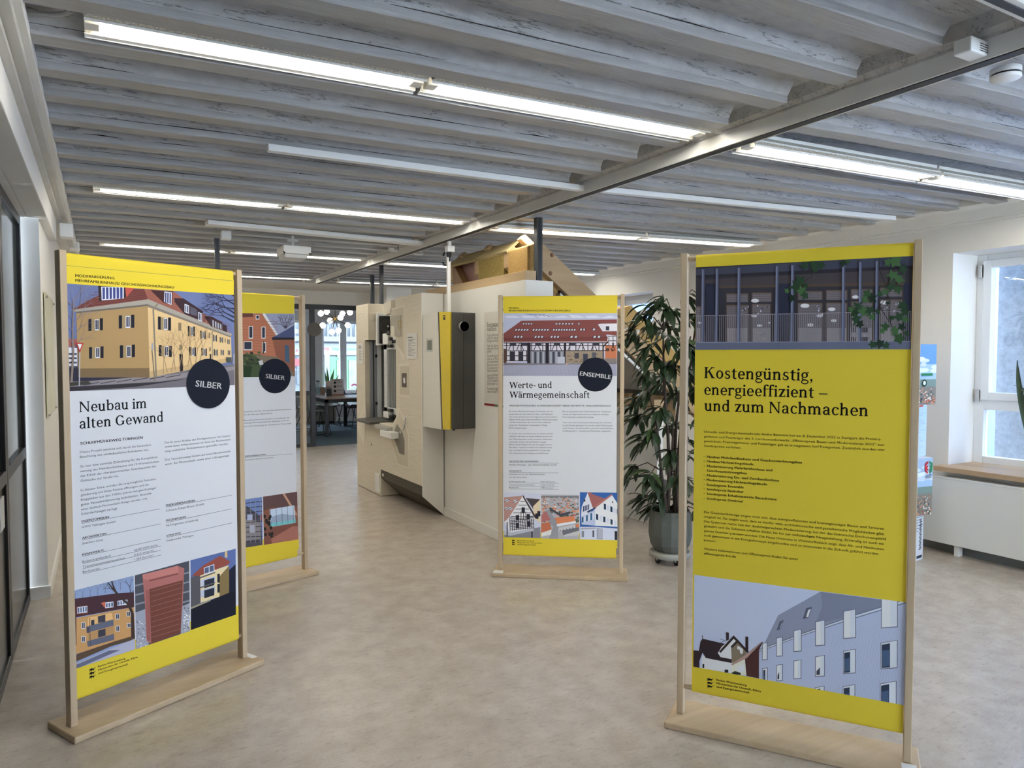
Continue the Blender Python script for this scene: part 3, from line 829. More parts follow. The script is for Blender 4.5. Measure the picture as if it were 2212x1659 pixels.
# boxes and cable at the left ceiling edge
p = at_x(144, 499, -.215)
tag(MB().box((-.26, p.y - .07, p.z - .055), (-.17, p.y + .07, p.z + .05)).build('wall_mount_box', plasticw, loc=p, bevel=.008), 'white box on the left ceiling board, nearest of two', 'box')
p = at_x(160, 530, -.215)
tag(MB().box((-.26, p.y - .1, p.z - .05), (-.17, p.y + .1, p.z + .03)).build('wall_mount_box', plasticw, loc=p, bevel=.008), 'white box on the left ceiling board, farther of two', 'box')
pts = [at_z(x, y, 2.69) for x, y in ((40, 27), (70, 29), (110, 32), (140, 29), (156, 22))]
tag(MB().tube(pts, .009, 8).build('cable', mat('grey_cable', (.35, .35, .34), .5), loc=pts[2]), 'grey cable running to the nearest fluorescent strip', 'cable')
for x, y in ((640, 366), (617, 389)):
    p = at_z(x, y, 2.645)
    q = [p + Vector((0, 0, .01)), p + Vector((0, 0, -.014)), p + Vector((.01, 0, -.022)), p + Vector((.018, 0, -.012))]
    tag(MB().tube(q, .0022, 6).build('ceiling_hook', metal, loc=p), 'small steel hook screwed into a joist, %s' % ('nearer the cable duct' if x == 640 else 'nearer the second light row'), 'hook')

# thin dark posts standing behind the exhibits
def post(X, Y, z0, label, r=.022):
    o = thing('steel_post', label, 'post', (X, Y, z0))
    MB().box((X - r, Y - r, z0), (X + r, Y + r, ZJ + .005)).build('shaft', mat('dark_steel', (.05, .055, .06), .4), o, bevel=.003)
    MB().box((X - r * .5, Y - r - .002, z0), (X + r * .5, Y - r, ZJ)).build('groove', black, o)
post(3.05, 4.95, 0, 'dark square post rising from the white wall beside the roof model', .026)
post(.96, 7.3, 0, 'thin dark post behind the left yellow banner')
p = at_y(824, 600, 8.5); post(p.x, 8.5, 0, 'right one of two thin dark posts behind the facade model', .022)
p = at_y(804, 600, 9.6); post(p.x, 9.6, 0, 'left one of two thin dark posts behind the facade model', .024)

# ================================================================== LEFT WALL DETAILS
o = thing('glass_sign', 'thin glass sign on steel standoffs behind the left banner', 'sign', (XL + .03, 6.1, 1.55))
a, b = at_x(104, 640, XL + .03), at_x(104, 905, XL + .03)
MB().box((XL + .006, a.y, b.z - .02), (XL + .013, a.y + .9, a.z + .03)).build('panel', mat('frosted_sign', (.74, .73, .52), .25, noise=(3, .15, (.66, .65, .5))), o)
for zz in (a.z, b.z):
    for yy in (a.y + .05, a.y + .85):
        MB().tube([(XL, yy, zz), (XL + .026, yy, zz)], .008, 10).build('standoff', metal, o)
p = at_x(1, 1110, -.425)
tag(MB().box((-.425, p.y - .08, p.z - .075), (-.415, p.y + .06, p.z + .075)).build('card_holder', mat('pale_card', (.78, .8, .8), .4), loc=p, bevel=.002), 'small white card holder stuck on the left glazed partition', 'card holder')
# ================================================================== BANNER STANDS
oak = wood_mat('pale_beech', (.60, .475, .32), (.46, .34, .21), 2, 16, .45)
oakb = wood_mat('pale_beech_board', (.60, .47, .31), (.45, .33, .20), 0, 16, .42)
cloth = print_mat()
YEL = (.82, .635, .05)
INK = (.012, .013, .018)
NAVY = (.010, .013, .024)
WHITE_INK = (.74, .745, .77)
UP = Vector((0, 0, 1))
TOPZ, DOWZ, DOWB = 1.983, 1.962, .143
def banner_stand(pl, pr, label, card=None, left_gap=.022, right_gap=.022, flare=0.0, sheet_ink=WHITE_INK):
    """pl, pr: the middle of the two posts on the floor"""
    pl, pr = Vector((pl[0], pl[1], 0)), Vector((pr[0], pr[1], 0))
    u = (pr - pl).normalized(); W = (pr - pl).length; n = Vector((u.y, -u.x, 0))
    if n.dot(CAM - pl) < 0: n = -n
    mid = (pl + pr) / 2
    o = thing('banner_stand', label, 'banner stand', mid, 'exhibition banners on wooden stands')
    m = MB().fbox(pl, u, n, UP, (-.045, W + .045), (-.118, .118), (0, .028))
    b = m.build('base_board', oakb, o, bevel=.005)
    for c0 in (pl, pr):
        MB().fbox(c0, u, n, UP, (-.0135, .0135), (-.022, .022), (.028, TOPZ)).build('post', oak, o, bevel=.0025)
    for z in (DOWZ, DOWB):
        MB().tube([pl + u * .012 + UP * z, pr - u * .012 + UP * z], .0105, 12).build('dowel', oak, o)
    if card:
        side, c0 = card
        q = pl if side == 'l' else pr
        MB().fbox(q, u, n, UP, c0[0], c0[1], (.028, .0288)).build('label_card', mat('paper_white', (.8, .8, .78), .6), o)
    # cloth: sleeve over the top dowel, flat sheet, sleeve round the bottom dowel
    R = .0135
    prof = []
    for i in range(4): prof.append((-R, DOWZ - .05 + i * .0166))
    for i in range(9):
        a = pi - pi * i / 8; prof.append((R * cos(a), DOWZ + R * sin(a)))
    prof += [(R, DOWZ - .03), (R, DOWZ - .08), (R, 1.5), (R, 1.0), (R, .5), (R, DOWB + .16)]
    for i in range(1, 7):
        t = i / 6; prof.append((R + flare * sin(t * pi) * .4, DOWB + .16 - .16 * t))
    for i in range(1, 9):
        a = -pi * i / 8; prof.append((R * cos(a), DOWB + R * sin(a) - .002))
    prof += [(-R, DOWB + .02), (-R, DOWB + .05)]
    g0, g1 = .0135 + left_gap, W - .0135 - right_gap
    m = MB(); k = 7
    P = [[pl + u * (g0 + (g1 - g0) * j / k) + n * a + UP * z for j in range(k + 1)] for a, z in prof]
    # the two sleeves and the seam bands are yellow, the sheet takes the ground colour of the print
    sh = MB()
    sh.v = [p for row in P for p in row]
    for i in range(len(prof) - 1):
        z = (prof[i][1] + prof[i + 1][1]) / 2
        ink = YEL if (z > 1.80 or z < .35) else sheet_ink
        for j in range(k):
            a = i * (k + 1) + j
            sh.f.append([a, a + 1, a + k + 2, a + k + 1]); sh.m.append(0); sh.sm.append(True); sh.ink.append(ink)
    pr_ = Print(sh, pl + n * (R + .0002), n, 1.0)
    pr_.stand = o; pr_.g = (pl + u * g0, pl + u * g1); pr_.u = u
    return o, sh, pr_
def finish(o, sh): sh.build('banner', cloth, o, solid=None)

def logo(p, x, y, s, hx=0.0, hy=0.0):
    """three small black lions one above the other"""
    for i in range(3):
        X, Y = x, y + i * s * 1.02
        L = lambda a, b: (X + a * s, Y + b * s + a * s * hy)
        p.poly((12, 12, 12), L(0, .35), L(.25, .15), L(.5, .05), L(.75, .1), L(1.0, .25), L(1.45, .3), L(1.5, .55), L(1.3, .6), L(1.35, .85), L(1.15, .9), L(1.05, .65), L(.7, .65), L(.62, .9), L(.4, .9), L(.48, .62), L(.15, .6))
        p.poly((12, 12, 12), L(1.45, .3), L(1.7, .05), L(1.9, .12), L(1.75, .2), L(1.62, .45))
        p.poly((12, 12, 12), L(.2, .6), L(.3, .85), L(.02, .95), L(.02, .85))
# ================================================================== BANNER 1: left, SILBER, Neubau im alten Gewand
def vwin(p, x, y, w, h, sh=.42, fr=(205, 205, 208), sk=0.0):
    """window with a pair of dark shutters"""
    p.poly((32, 32, 42), (x - w, y - h - sk * w), (x - w * (1 - sh), y - h - sk * w * (1 - sh)), (x - w * (1 - sh), y + h - sk * w * (1 - sh)), (x - w, y + h - sk * w))
    p.poly((32, 32, 42), (x + w * (1 - sh), y - h + sk * w * (1 - sh)), (x + w, y - h + sk * w), (x + w, y + h + sk * w), (x + w * (1 - sh), y + h + sk * w * (1 - sh)))
    a = w * (1 - sh)
    p.poly((150, 125, 80), (x - a, y - h * .9 - sk * a), (x + a, y - h * .9 + sk * a), (x + a, y + h + sk * a), (x - a, y + h - sk * a))
    p.poly(fr, (x - a * .2, y - h * .85), (x + a * .8, y - h * .85), (x + a * .8, y + h * .95), (x - a * .2, y + h * .95))
    p.poly((50, 52, 66), (x - a * .05, y - h * .75), (x + a * .3, y - h * .75), (x + a * .3, y + h * .8), (x - a * .05, y + h * .8))
    p.poly((50, 52, 66), (x + a * .4, y - h * .75), (x + a * .7, y - h * .75), (x + a * .7, y + h * .8), (x + a * .4, y + h * .8))
def branches(p, c, x, y, ang, ln_, w, depth, r):
    if depth == 0: return
    x2, y2 = x + ln_ * cos(ang), y - ln_ * sin(ang)
    p.line(c, [(x, y), (x2, y2)], w, w * .6)
    for s in (-1, 1):
        branches(p, c, x2, y2, ang + s * r.uniform(.2, .6), ln_ * r.uniform(.6, .85), w * .62, depth - 1, r)
o1, sh1, p = banner_stand((-.1375, 3.452), (.592, 3.816), 'wooden banner stand at the left with SILBER badge and Neubau im alten Gewand headline', card=('r', ((.0155, .044), (-.02, .06))), left_gap=.002, right_gap=.016)
p.gain = 1.36
p.T(100, 520, 3.687)
p.pic((96, 108, 148), (148, 340), (1493, 432), (1500, 1150), (172, 1200))
r = random.Random(3)
for i in range(9):
    branches(p, (120, 118, 135), 150 + r.uniform(0, 230), 560 + r.uniform(-40, 60), r.uniform(.9, 2.2), 75, 4, 4, r)
p.poly((104, 98, 102), (172, 1085), (1500, 985), (1500, 1150), (172, 1200))
p.poly((46, 44, 58), (165, 1010), (250, 1000), (260, 1090), (830, 1088), (1100, 1050), (830, 1112), (172, 1120))
p.poly((130, 122, 122), (172, 1130), (1000, 1065), (1500, 1000), (1500, 1030), (900, 1120), (172, 1165))
p.poly((52, 48, 52), (172, 1165), (900, 1125), (1200, 1090), (700, 1165), (172, 1200))
for i in range(6): p.line((70, 66, 74), [(300 + i * 130, 1150 - i * 12), (420 + i * 130, 1128 - i * 12)], 7)
p.poly((150, 82, 72), (165, 775), (245, 785), (245, 850), (165, 840))
p.poly((200, 196, 196), (172, 850), (245, 855), (245, 1000), (172, 1000))
for i in range(4): p.rect((70, 72, 84), 176, 895 + i * 34, 242, 910 + i * 34)
p.poly((160, 127, 74), (238, 560), (808, 498), (822, 1090), (252, 1086))
p.poly((116, 92, 58), (250, 1018), (822, 1014), (822, 1090), (252, 1086))
p.poly((206, 172, 112), (808, 528), (1470, 742), (1476, 962), (822, 1090))
p.poly((186, 152, 98), (822, 1040), (1476, 930), (1476, 962), (822, 1090))
p.poly((112, 58, 50), (195, 552), (330, 480), (430, 425), (470, 372), (790, 385), (812, 470), (235, 552))
for i in range(6): p.line((92, 44, 40), [(250 + i * 26, 530 - i * 24), (800, 460 - i * 14)], 4)
p.poly((146, 84, 66), (778, 384), (1010, 402), (1475, 742), (1480, 760), (812, 470))
for i in range(5): p.line((122, 66, 54), [(800, 455 - i * 14), (1460, 735 - i * 16)], 3)
p.poly((150, 142, 128), (192, 552), (812, 466), (1478, 742), (1470, 762), (808, 505), (235, 566))
p.poly((100, 92, 84), (235, 566), (808, 505), (808, 520), (240, 578)).poly((120, 110, 98), (808, 505), (1470, 760), (1470, 772), (808, 528))
p.poly((52, 38, 42), (412, 355), (700, 370), (632, 452), (420, 484))
p.poly((178, 70, 52), (628, 372), (700, 376), (636, 452))
p.poly((200, 202, 214), (436, 366), (616, 370), (616, 460), (440, 476))
for i in range(6): p.poly((58, 66, 122), (446 + i * 28, 372), (466 + i * 28, 373), (466 + i * 28, 464 - i), (448 + i * 28, 468 - i))
p.poly((66, 36, 36), (826, 392), (1008, 404), (1000, 512), (930, 492))
p.poly((198, 200, 210), (940, 404), (1000, 412), (996, 512), (936, 486))
for i in range(3): p.poly((70, 76, 110), (944 + i * 18, 412 + i * 2), (957 + i * 18, 414 + i * 2), (955 + i * 18, 494 + i * 5), (943 + i * 18, 488 + i * 5))
p.poly((58, 38, 42), (1016, 455), (1092, 460), (1246, 560), (1242, 642), (1100, 584), (1022, 490))
for x0, x1, y in ((1100, 1136, 502), (1208, 1240, 566)):
    p.poly((196, 198, 205), (x0, y), (x1, y + 14), (x1, y + 80), (x0, y + 66)).poly((70, 74, 90), (x0 + 6, y + 10), (x0 + 14, y + 13), (x0 + 14, y + 66), (x0 + 6, y + 62)).poly((70, 74, 90), (x0 + 20, y + 15), (x1 - 6, y + 18), (x1 - 6, y + 72), (x0 + 20, y + 68))
p.poly((86, 82, 92), (1146, 522), (1200, 548), (1200, 602), (1146, 584))
p.poly((62, 40, 42), (1254, 600), (1322, 606), (1402, 652), (1398, 712), (1310, 682))
for i in range(4): p.poly((150, 152, 160), (1322 + i * 20, 630 + i * 10), (1334 + i * 20, 636 + i * 10), (1334 + i * 20, 688 + i * 6), (1322 + i * 20, 682 + i * 6))
p.poly((56, 40, 44), (1402, 660), (1436, 676), (1438, 728), (1402, 716))
for x, y, w_, h in ((392, 668, 58, 48), (638, 644, 62, 52), (397, 890, 58, 46), (645, 880, 60, 50)): vwin(p, x, y, w_, h, sk=-.06)
for x, y, w_, h in ((940, 660, 52, 52), (1154, 720, 28, 40), (1247, 750, 22, 32), (1342, 776, 15, 26), (1393, 790, 13, 22), (1450, 804, 9, 20),
                    (946, 878, 52, 44), (1163, 882, 28, 36), (1255, 886, 22, 30), (1348, 890, 15, 26), (1400, 890, 13, 22), (1454, 892, 9, 20)): vwin(p, x, y, w_, h, sk=.1)
for x, y, w_, h in ((1062, 685, 12, 32), (1297, 755, 6, 22), (1423, 795, 4, 16), (1070, 850, 12, 22), (1302, 865, 6, 16)): p.rect((128, 108, 76), x - w_, y - h, x + w_, y + h)
p.poly((44, 34, 34), (1058, 900), (1085, 903), (1088, 1036), (1064, 1042)).rect((60, 45, 40), 1300, 902, 1312, 945)
p.line((128, 116, 96), [(888, 500), (850, 545), (874, 1088)], 13).line((150, 136, 110), [(1320, 690), (1322, 960)], 8)
p.line((116, 102, 80), [(840, 870), (862, 1115)], 8).rect((150, 150, 160), 836, 815, 850, 870)
for i in range(10):
    branches(p, (150, 122, 84), 930 + i * 32, 1060 - i * 10, 1.57 + r.uniform(-.25, .25), 120, 6, 4, r)
for i in range(7):
    branches(p, (44, 38, 52), 1496, 440 + i * 34, 3.0 + r.uniform(-.5, .4), 95, 8, 5, r)
p.line((128, 112, 100), [(195, 1145), (212, 900), (205, 700), (215, 480)], 20, 6)
for i in range(9): branches(p, (128, 116, 118), 208, 860 - i * 48, 1.57 + (.7 if i % 2 else -.7), 95, 7, 4, r)
p.poly((62, 58, 48), (172, 1130), (330, 1118), (360, 1140), (172, 1160))
p.line((170, 168, 170), [(262, 880), (258, 1158)], 9)
p.poly((176, 40, 40), (228, 810), (294, 815), (262, 894)).poly((222, 222, 226), (244, 822), (280, 825), (262, 870))
p.rect((70, 74, 70), 1430, 928, 1470, 968).poly((130, 132, 146), (1482, 900), (1500, 900), (1500, 980), (1478, 980))
p.end()
p.disc(None, 1285, 1138, 172, 198, ink=NAVY)
p.text('SILBER', (1183, 1160), (1392, 1182), (232, 234, 240), bold=.012)
p.low()
p.line((150, 134, 50), [(148, 196), (1484, 320)], 4)
B_ = dict(bold=.018)
p.text('MODERNISIERUNG', (232, 288), (543, 308), bold=.02).text('MEHRFAMILIENHAUS/ GESCHOSSWOHNUNGSBAU', (232, 326), (1017, 382), bold=.02)
p.text('Neubau im', (264, 1366), (798, 1332), font='serif').text('alten Gewand', (266, 1498), (932, 1440), font='serif')
p.T(100, 920, 3.687)
p.text('SCHLEIFMÜHLEWEG TÜBINGEN', (272, 150), (767, 102), bold=.02)
body = [('Dieses Projekt zeichnet sich durch die besondere', 268, 218, 834, 158), ('Beachtung des städtebaulichen Kontextes aus.', 269, 256, 815, 196),
 ('So war eine zentrale Zielsetzung für die Komplettsa-', 271, 332, 889, 254), ('nierung des Mehrfamilienhauses mit 19 Wohneinheiten', 271, 370, 897, 290), ('der Erhalt der charakteristischen Gestaltqualität des', 272, 408, 874, 328), ('Gebäudes zur Straße hin.', 273, 446, 578, 406),
 ('In diesem Sinne wurden die ursprüngliche Fassaden-', 275, 522, 880, 428), ('gliederung mit ihren Fensteröffnungen und die', 275, 560, 816, 474), ('Klappläden aus den 1920er Jahren bei gleichzeitiger', 276, 598, 878, 500), ('guter Fassadendämmung beibehalten. Anstelle', 276, 636, 837, 544), ('einer Aufdach-Photovoltaik-Anlage wurden rote', 277, 674, 804, 584), ('Solardachziegel verlegt.', 278, 710, 570, 664),
 ('GWG Tübingen GmbH', 283, 814, 550, 770), ('Joachim Orth', 286, 944, 452, 916), ('Endenergiebedarf:', 289, 1092, 514, 1042), ('Transmissionswärmeverlust:', 290, 1132, 630, 1058), ('Baukosten:', 290, 1172, 428, 1142),
 ('66,00 kWh/(m²a)', 700, 998, 886, 956), ('0,310 W/(m²K)', 701, 1036, 858, 1000), ('1.360 Euro/m²', 701, 1072, 851, 1038),
 ('Durch einen Ausbau des Dachgeschosses mit Gauben', 943, 142, 1467, 84), ('sowie einen Anbau konnten im Sinne der Nachverdich-', 944, 174, 1472, 114), ('tung zusätzliche Wohneinheiten geschaffen werden.', 945, 210, 1450, 148), ('Das Technikkonzept basiert auf einem Blockheizkraft-', 946, 278, 1470, 208), ('werk, der Photovoltaik- sowie einer Lüftungsanlage.', 946, 314, 1460, 242),
 ('Schneck-Schaal-Braun GmbH', 953, 684, 1254, 630), ('HLS-Ingenieur projekting', 955, 802, 1208, 754), ('Stadtwerke Tübingen', 957, 922, 1172, 878)]
for s, x0, y0, x1, y1 in body: p.text(s, (x0, y0), (x1, y1), (30, 31, 38))
for s, x0, y0, x1, y1 in [('EIGENTÜMER/IN', 282, 770, 499, 734), ('ARCHITEKT/IN', 286, 902, 477, 866), ('KENNWERTE', 288, 1034, 459, 998), ('ENERGIEBERATER/IN', 953, 642, 1183, 602), ('INGENIEUR/IN', 955, 762, 1112, 732), ('SONSTIGE', 957, 884, 1071, 860)]: p.text(s, (x0, y0), (x1, y1), bold=.02)
for x0, y0, x1, y1 in [(283, 778, 908, 660), (286, 910, 911, 780), (288, 1040, 913, 902), (290, 1098, 913, 956), (290, 1138, 914, 990), (291, 1180, 914, 1028), (953, 648, 1477, 552), (955, 770, 1478, 660), (957, 890, 1480, 772)]: p.line((90, 92, 100), [(x0, y0), (x1, y1)], 3)
# the three small pictures
p.T(100, 1150, 3.687)
p.pic((132, 150, 182), (212, 465), (695, 345), (708, 930), (232, 1086))
for i in range(7): branches(p, (96, 100, 118), 230 + i * 60, 540 - i * 14, 1.57, 42, 4, 4, r)
p.poly((72, 44, 50), (200, 532), (560, 485), (720, 475), (720, 590), (530, 622), (320, 660), (240, 676), (200, 640))
p.poly((192, 140, 72), (200, 690), (530, 625), (720, 590), (720, 830), (540, 870), (250, 965), (200, 960))
p.poly((74, 40, 44), (200, 600), (238, 590), (240, 900), (200, 900)).poly((106, 52, 46), (236, 590), (330, 578), (332, 650), (240, 658))
for x0, y0, w_, h, n_ in ((246, 595, 80, 52, 4), (470, 558, 64, 46, 3), (566, 545, 80, 40, 4)):
    p.poly((206, 210, 220), (x0, y0), (x0 + w_, y0 - w_ * .12), (x0 + w_, y0 + h - w_ * .12), (x0, y0 + h))
    for i in range(n_): p.rect((88, 100, 132), x0 + 4 + i * w_ / n_, y0 + 6 - i * 3, x0 - 4 + (i + 1) * w_ / n_, y0 + h - 8 - i * 3)
p.poly((196, 92, 54), (434, 562), (468, 552), (470, 606))
p.poly((226, 170, 96), (330, 680), (520, 640), (530, 690), (330, 745))
p.poly((60, 60, 70), (410, 668), (470, 655), (470, 712), (412, 722)).poly((60, 60, 70), (356, 700), (382, 694), (382, 735), (356, 742))
p.poly((94, 96, 112), (318, 752), (534, 694), (536, 742), (322, 800)).poly((70, 72, 88), (318, 752), (340, 756), (342, 800), (322, 800))
p.poly((178, 132, 72), (330, 805), (534, 745), (536, 800), (332, 870)).poly((60, 60, 70), (412, 782), (470, 766), (472, 822), (412, 838))
p.poly((94, 96, 112), (322, 868), (538, 806), (540, 856), (330, 912)).line((80, 74, 66), [(345, 680), (350, 905)], 5)
for x, y, h in ((294, 742, 26), (566, 670, 22), (655, 648, 20), (568, 766, 22), (658, 740, 18), (295, 850, 24)): p.rect((210, 212, 220), x - 16, y - h, x + 16, y + h).rect((60, 62, 76), x - 11, y - h + 4, x - 1, y + h - 4).rect((60, 62, 76), x + 2, y - h + 4, x + 12, y + h - 4)
p.poly((86, 66, 48), (240, 970), (540, 868), (720, 815), (720, 848), (520, 905), (235, 1030)).poly((168, 166, 182), (232, 1050), (500, 930), (720, 840), (720, 940), (232, 1090)).poly((96, 98, 118), (232, 1056), (500, 940), (590, 935), (232, 1090))
p.line((66, 50, 42), [(690, 838), (684, 640), (650, 570), (570, 500), (490, 400)], 30, 8)
for a_, x, y in ((1.3, 650, 570), (2.2, 600, 530), (1.0, 680, 600), (1.9, 545, 470)): branches(p, (64, 50, 46), x, y, a_, 78, 10, 4, r)
p.pic((74, 76, 82), (705, 343), (1138, 226), (1145, 785), (715, 930))
for i in range(5): p.poly((126, 128, 136), (700, 420 + i * 75), (1150, 310 + i * 75), (1150, 322 + i * 75), (700, 434 + i * 75))
p.poly((150, 152, 162), (705, 640), (790, 610), (820, 930), (705, 940)).poly((150, 152, 162), (1080, 590), (1150, 560), (1150, 800), (1070, 810))
for i in range(130):
    x, y = (r.uniform(712, 800), r.uniform(700, 920)) if r.random() < .5 else (r.uniform(1084, 1142), r.uniform(590, 780))
    c = r.randint(90, 225); p.rect((c, c, c + 5), x, y, x + r.uniform(6, 16), y + r.uniform(6, 14))
p.poly((168, 98, 88), (764, 336), (1050, 268), (1098, 286), (1086, 560), (1068, 800), (836, 888), (798, 862), (784, 560))
p.poly((186, 112, 100), (764, 336), (1050, 264), (1052, 322), (940, 345), (818, 378), (770, 372)).poly((132, 72, 64), (818, 378), (1048, 322), (1050, 336), (820, 392))
p.poly((112, 60, 46), (820, 452), (1086, 380), (1070, 800), (836, 888)).poly((150, 84, 76), (790, 460), (818, 455), (832, 860), (800, 862))
for i in range(10): p.line((148, 92, 72), [(832, 470 + i * 41), (1078 - i * 1.5, 400 + i * 41)], 4)
p.pic((84, 102, 152), (1148, 222), (1508, 130), (1510, 655), (1152, 778))
p.poly((118, 82, 60), (1150, 370), (1250, 300), (1240, 540), (1150, 570)).poly((84, 80, 82), (1150, 360), (1225, 330), (1225, 570), (1150, 600))
p.poly((140, 66, 50), (1160, 345), (1250, 262), (1386, 186), (1468, 234), (1440, 262), (1340, 300), (1230, 350)).rect((200, 170, 110), 1422, 120, 1442, 200)
p.poly((212, 192, 138), (1225, 345), (1340, 300), (1452, 262), (1452, 490), (1230, 560)).poly((126, 104, 56), (1380, 350), (1456, 265), (1456, 490), (1380, 515))
p.poly((190, 196, 210), (1256, 282), (1338, 252), (1340, 312), (1258, 334)).poly((80, 90, 116), (1262, 286), (1294, 274), (1294, 318), (1262, 328)).poly((80, 90, 116), (1300, 272), (1332, 260), (1334, 306), (1300, 316))
for y in (380, 460): p.poly((176, 180, 190), (1228, y), (1345, y - 34), (1345, y + 20), (1230, y + 60)).poly((40, 44, 56), (1258, y + 2), (1338, y - 20), (1338, y + 40), (1258, y + 66)).poly((86, 84, 84), (1218, y + 78 - 100), (1345, y + 34 - 100), (1345, y + 44 - 100), (1218, y + 90 - 100)).rect((36, 38, 46), 1362, y - 50, 1382, y + 20)
p.poly((30, 34, 50), (1456, 300), (1512, 250), (1512, 560), (1456, 500)).poly((26, 28, 38), (1148, 610), (1260, 560), (1456, 480), (1512, 470), (1512, 700), (1150, 790))
p.poly((150, 140, 112), (1150, 598), (1300, 535), (1310, 545), (1152, 612))
p.low()
p.text('Baden-Württemberg', (412, 1076), (628, 1010), bold=.02).text('Ministerium für Umwelt, Klima', (414, 1104), (727, 998), bold=.02).text('und Energiewirtschaft', (416, 1130), (649, 1056), bold=.02)
logo(p, 342, 1086, 28, hy=-.3)
# yellow grounds (the seams are not quite where the pictures end)
p.layer = 0
p.T(100, 520, 3.687)
p.poly(None, (146, 190), (1494, 318), (1493, 432), (148, 340), ink=YEL)
p.layer = 0
p.T(100, 1150, 3.687)
p.poly(None, (232, 1094), (1511, 654), (1512, 760), (233, 1215), ink=YEL)
finish(o1, sh1)
# ================================================================== BANNER 2: right front, all yellow
o2, sh2, p = banner_stand((2.136, 2.292), (2.622, 1.590), 'all yellow banner on a wooden stand, right front, headline Kostengünstig, energieeffizient', card=('r', ((-.02, .03), (.03, .10))), left_gap=.034, right_gap=.002, sheet_ink=YEL)
p.gain = 1.85
p.T(1440, 500, 3.687)
p.pic((46, 44, 50), (233, 286), (1964, 195), (1946, 938), (229, 942))
p.poly((56, 58, 72), (220, 300), (2000, 190), (2000, 270), (220, 350)).poly((38, 36, 42), (220, 350), (2000, 270), (2000, 300), (220, 372))
p.poly((60, 54, 56), (300, 385), (1900, 300), (1900, 420), (300, 440)).poly((70, 58, 48), (420, 432), (1890, 400), (1890, 430), (420, 452))
for x0, x1 in ((310, 388), (885, 985), (1890, 1964)): p.rect((36, 39, 54), x0, 415, x1, 890)
for x in range(316, 388, 9): p.rect((46, 50, 66), x, 440, x + 2, 885)
for x in range(890, 985, 9): p.rect((46, 50, 66), x, 420, x + 2, 885)
r = random.Random(5)
panes = [(475, 497, 650, 560), (680, 490, 835, 560), (475, 588, 650, 880), (680, 580, 828, 880), (1045, 478, 1240, 545), (1270, 470, 1438, 545), (1045, 572, 1240, 880), (1270, 570, 1438, 880), (1468, 462, 1640, 540), (1468, 560, 1640, 880), (1700, 450, 1876, 520), (1700, 545, 1876, 880), (232, 600, 275, 880)]
for x0, y0, x1, y1 in panes:
    p.rect((98, 90, 92), x0, y0, x1, y1)
    for y in range(int(y0) + 8, int(min(y1, 760)), 18): p.rect((84, 76, 78), x0, y, x1, y + 5)
    if y1 > 700:
        p.rect((132, 124, 122), x0, 770, x1, y1)
        for x in range(int(x0) + 6, int(x1), 16): p.rect((112, 104, 104), x, 775, x + 4, y1)
    p.line((86, 68, 50), [(x0, y0), (x1, y0)], 8).line((74, 58, 44), [(x0, y0), (x0, y1)], 8).line((74, 58, 44), [(x1, y0), (x1, y1)], 8)
for i in range(55):
    x, y = r.choice([(r.uniform(580, 650), r.uniform(590, 680)), (r.uniform(700, 830), r.uniform(580, 660)), (r.uniform(1190, 1235), r.uniform(575, 730)), (r.uniform(1700, 1870), r.uniform(560, 650)), (r.uniform(675, 780), r.uniform(800, 880)), (r.uniform(1468, 1640), r.uniform(700, 860))])
    p.poly((172, 172, 182) if i % 2 else (60, 56, 60), (x, y), (x + r.uniform(5, 16), y + r.uniform(-5, 8)), (x + r.uniform(-2, 12), y + r.uniform(8, 22)))
for x, y, a in ((1102, 592, 36), (1315, 620, 30), (1218, 672, 26), (1332, 711, 24), (1145, 745, 28), (1505, 522, 28), (705, 552, 32), (740, 750, 22), (700, 672, 24), (1735, 566, 34), (1495, 725, 20), (262, 728, 16), (818, 728, 12), (1240, 660, 10)):
    p.disc((178, 172, 172), x, y, a, a * .5, 20).disc((214, 210, 208), x, y - 2, a * .8, a * .34, 18)
for x0, x1 in ((1465, 1505), (1540, 1605)):
    for y in (765, 840): p.rect((40, 36, 38), x0, y, x1, y + 40)
    for i in range(4): p.rect((140, 130, 128), x0 + i * 15, 765, x0 + 4 + i * 15, 880)
x = 236
while x < 1945:
    y0 = 672 - (x - 232) * .022
    p.rect((118, 112, 116), x, y0, x + 5, 884); x += 15.5
p.line((128, 122, 128), [(232, 672), (1946, 636)], 5)
for x, y0, w_ in ((289, 302, 14), (400, 298, 14), (575, 290, 15), (877, 276, 14), (1000, 270, 15), (1406, 252, 15), (1540, 244, 15), (1672, 238, 14)):
    p.poly((96, 102, 124), (x - w_ / 2, y0), (x + w_ / 2, y0), (x + w_ / 2 - 6, 884), (x - w_ / 2 - 6, 884)).poly((68, 70, 86), (x + w_ / 2, y0), (x + w_ / 2 + 9, y0), (x + w_ / 2 + 3, 884), (x + w_ / 2 - 6, 884))
p.poly((82, 86, 104), (226, 884), (1948, 876), (1948, 942), (226, 944)).line((112, 116, 134), [(226, 884), (1948, 876)], 6).line((64, 66, 80), [(892, 885), (892, 940)], 3)
def vine(x, y, R, a0):
    k = []
    for i in range(10):
        rr = R * (1.0 if i % 2 == 0 else .52) * r.uniform(.8, 1.15)
        k.append((x + rr * cos(a0 + i * pi / 5), y + rr * sin(a0 + i * pi / 5)))
    c = r.choice([(30, 52, 30), (38, 66, 34), (26, 42, 28), (52, 84, 44), (34, 58, 36)])
    p.poly(c, *k)
for pts in ([(1170, 240), (1150, 300), (1155, 360), (1060, 420)], [(1700, 210), (1690, 290), (1740, 420), (1760, 520), (1690, 600), (1640, 660)], [(1820, 230), (1800, 330), (1740, 450), (1780, 560), (1770, 680), (1800, 780), (1850, 850)], [(1690, 590), (1760, 700), (1800, 760)], [(1560, 560), (1520, 620), (1430, 640)]):
    p.line((40, 34, 28), pts, 6, 4)
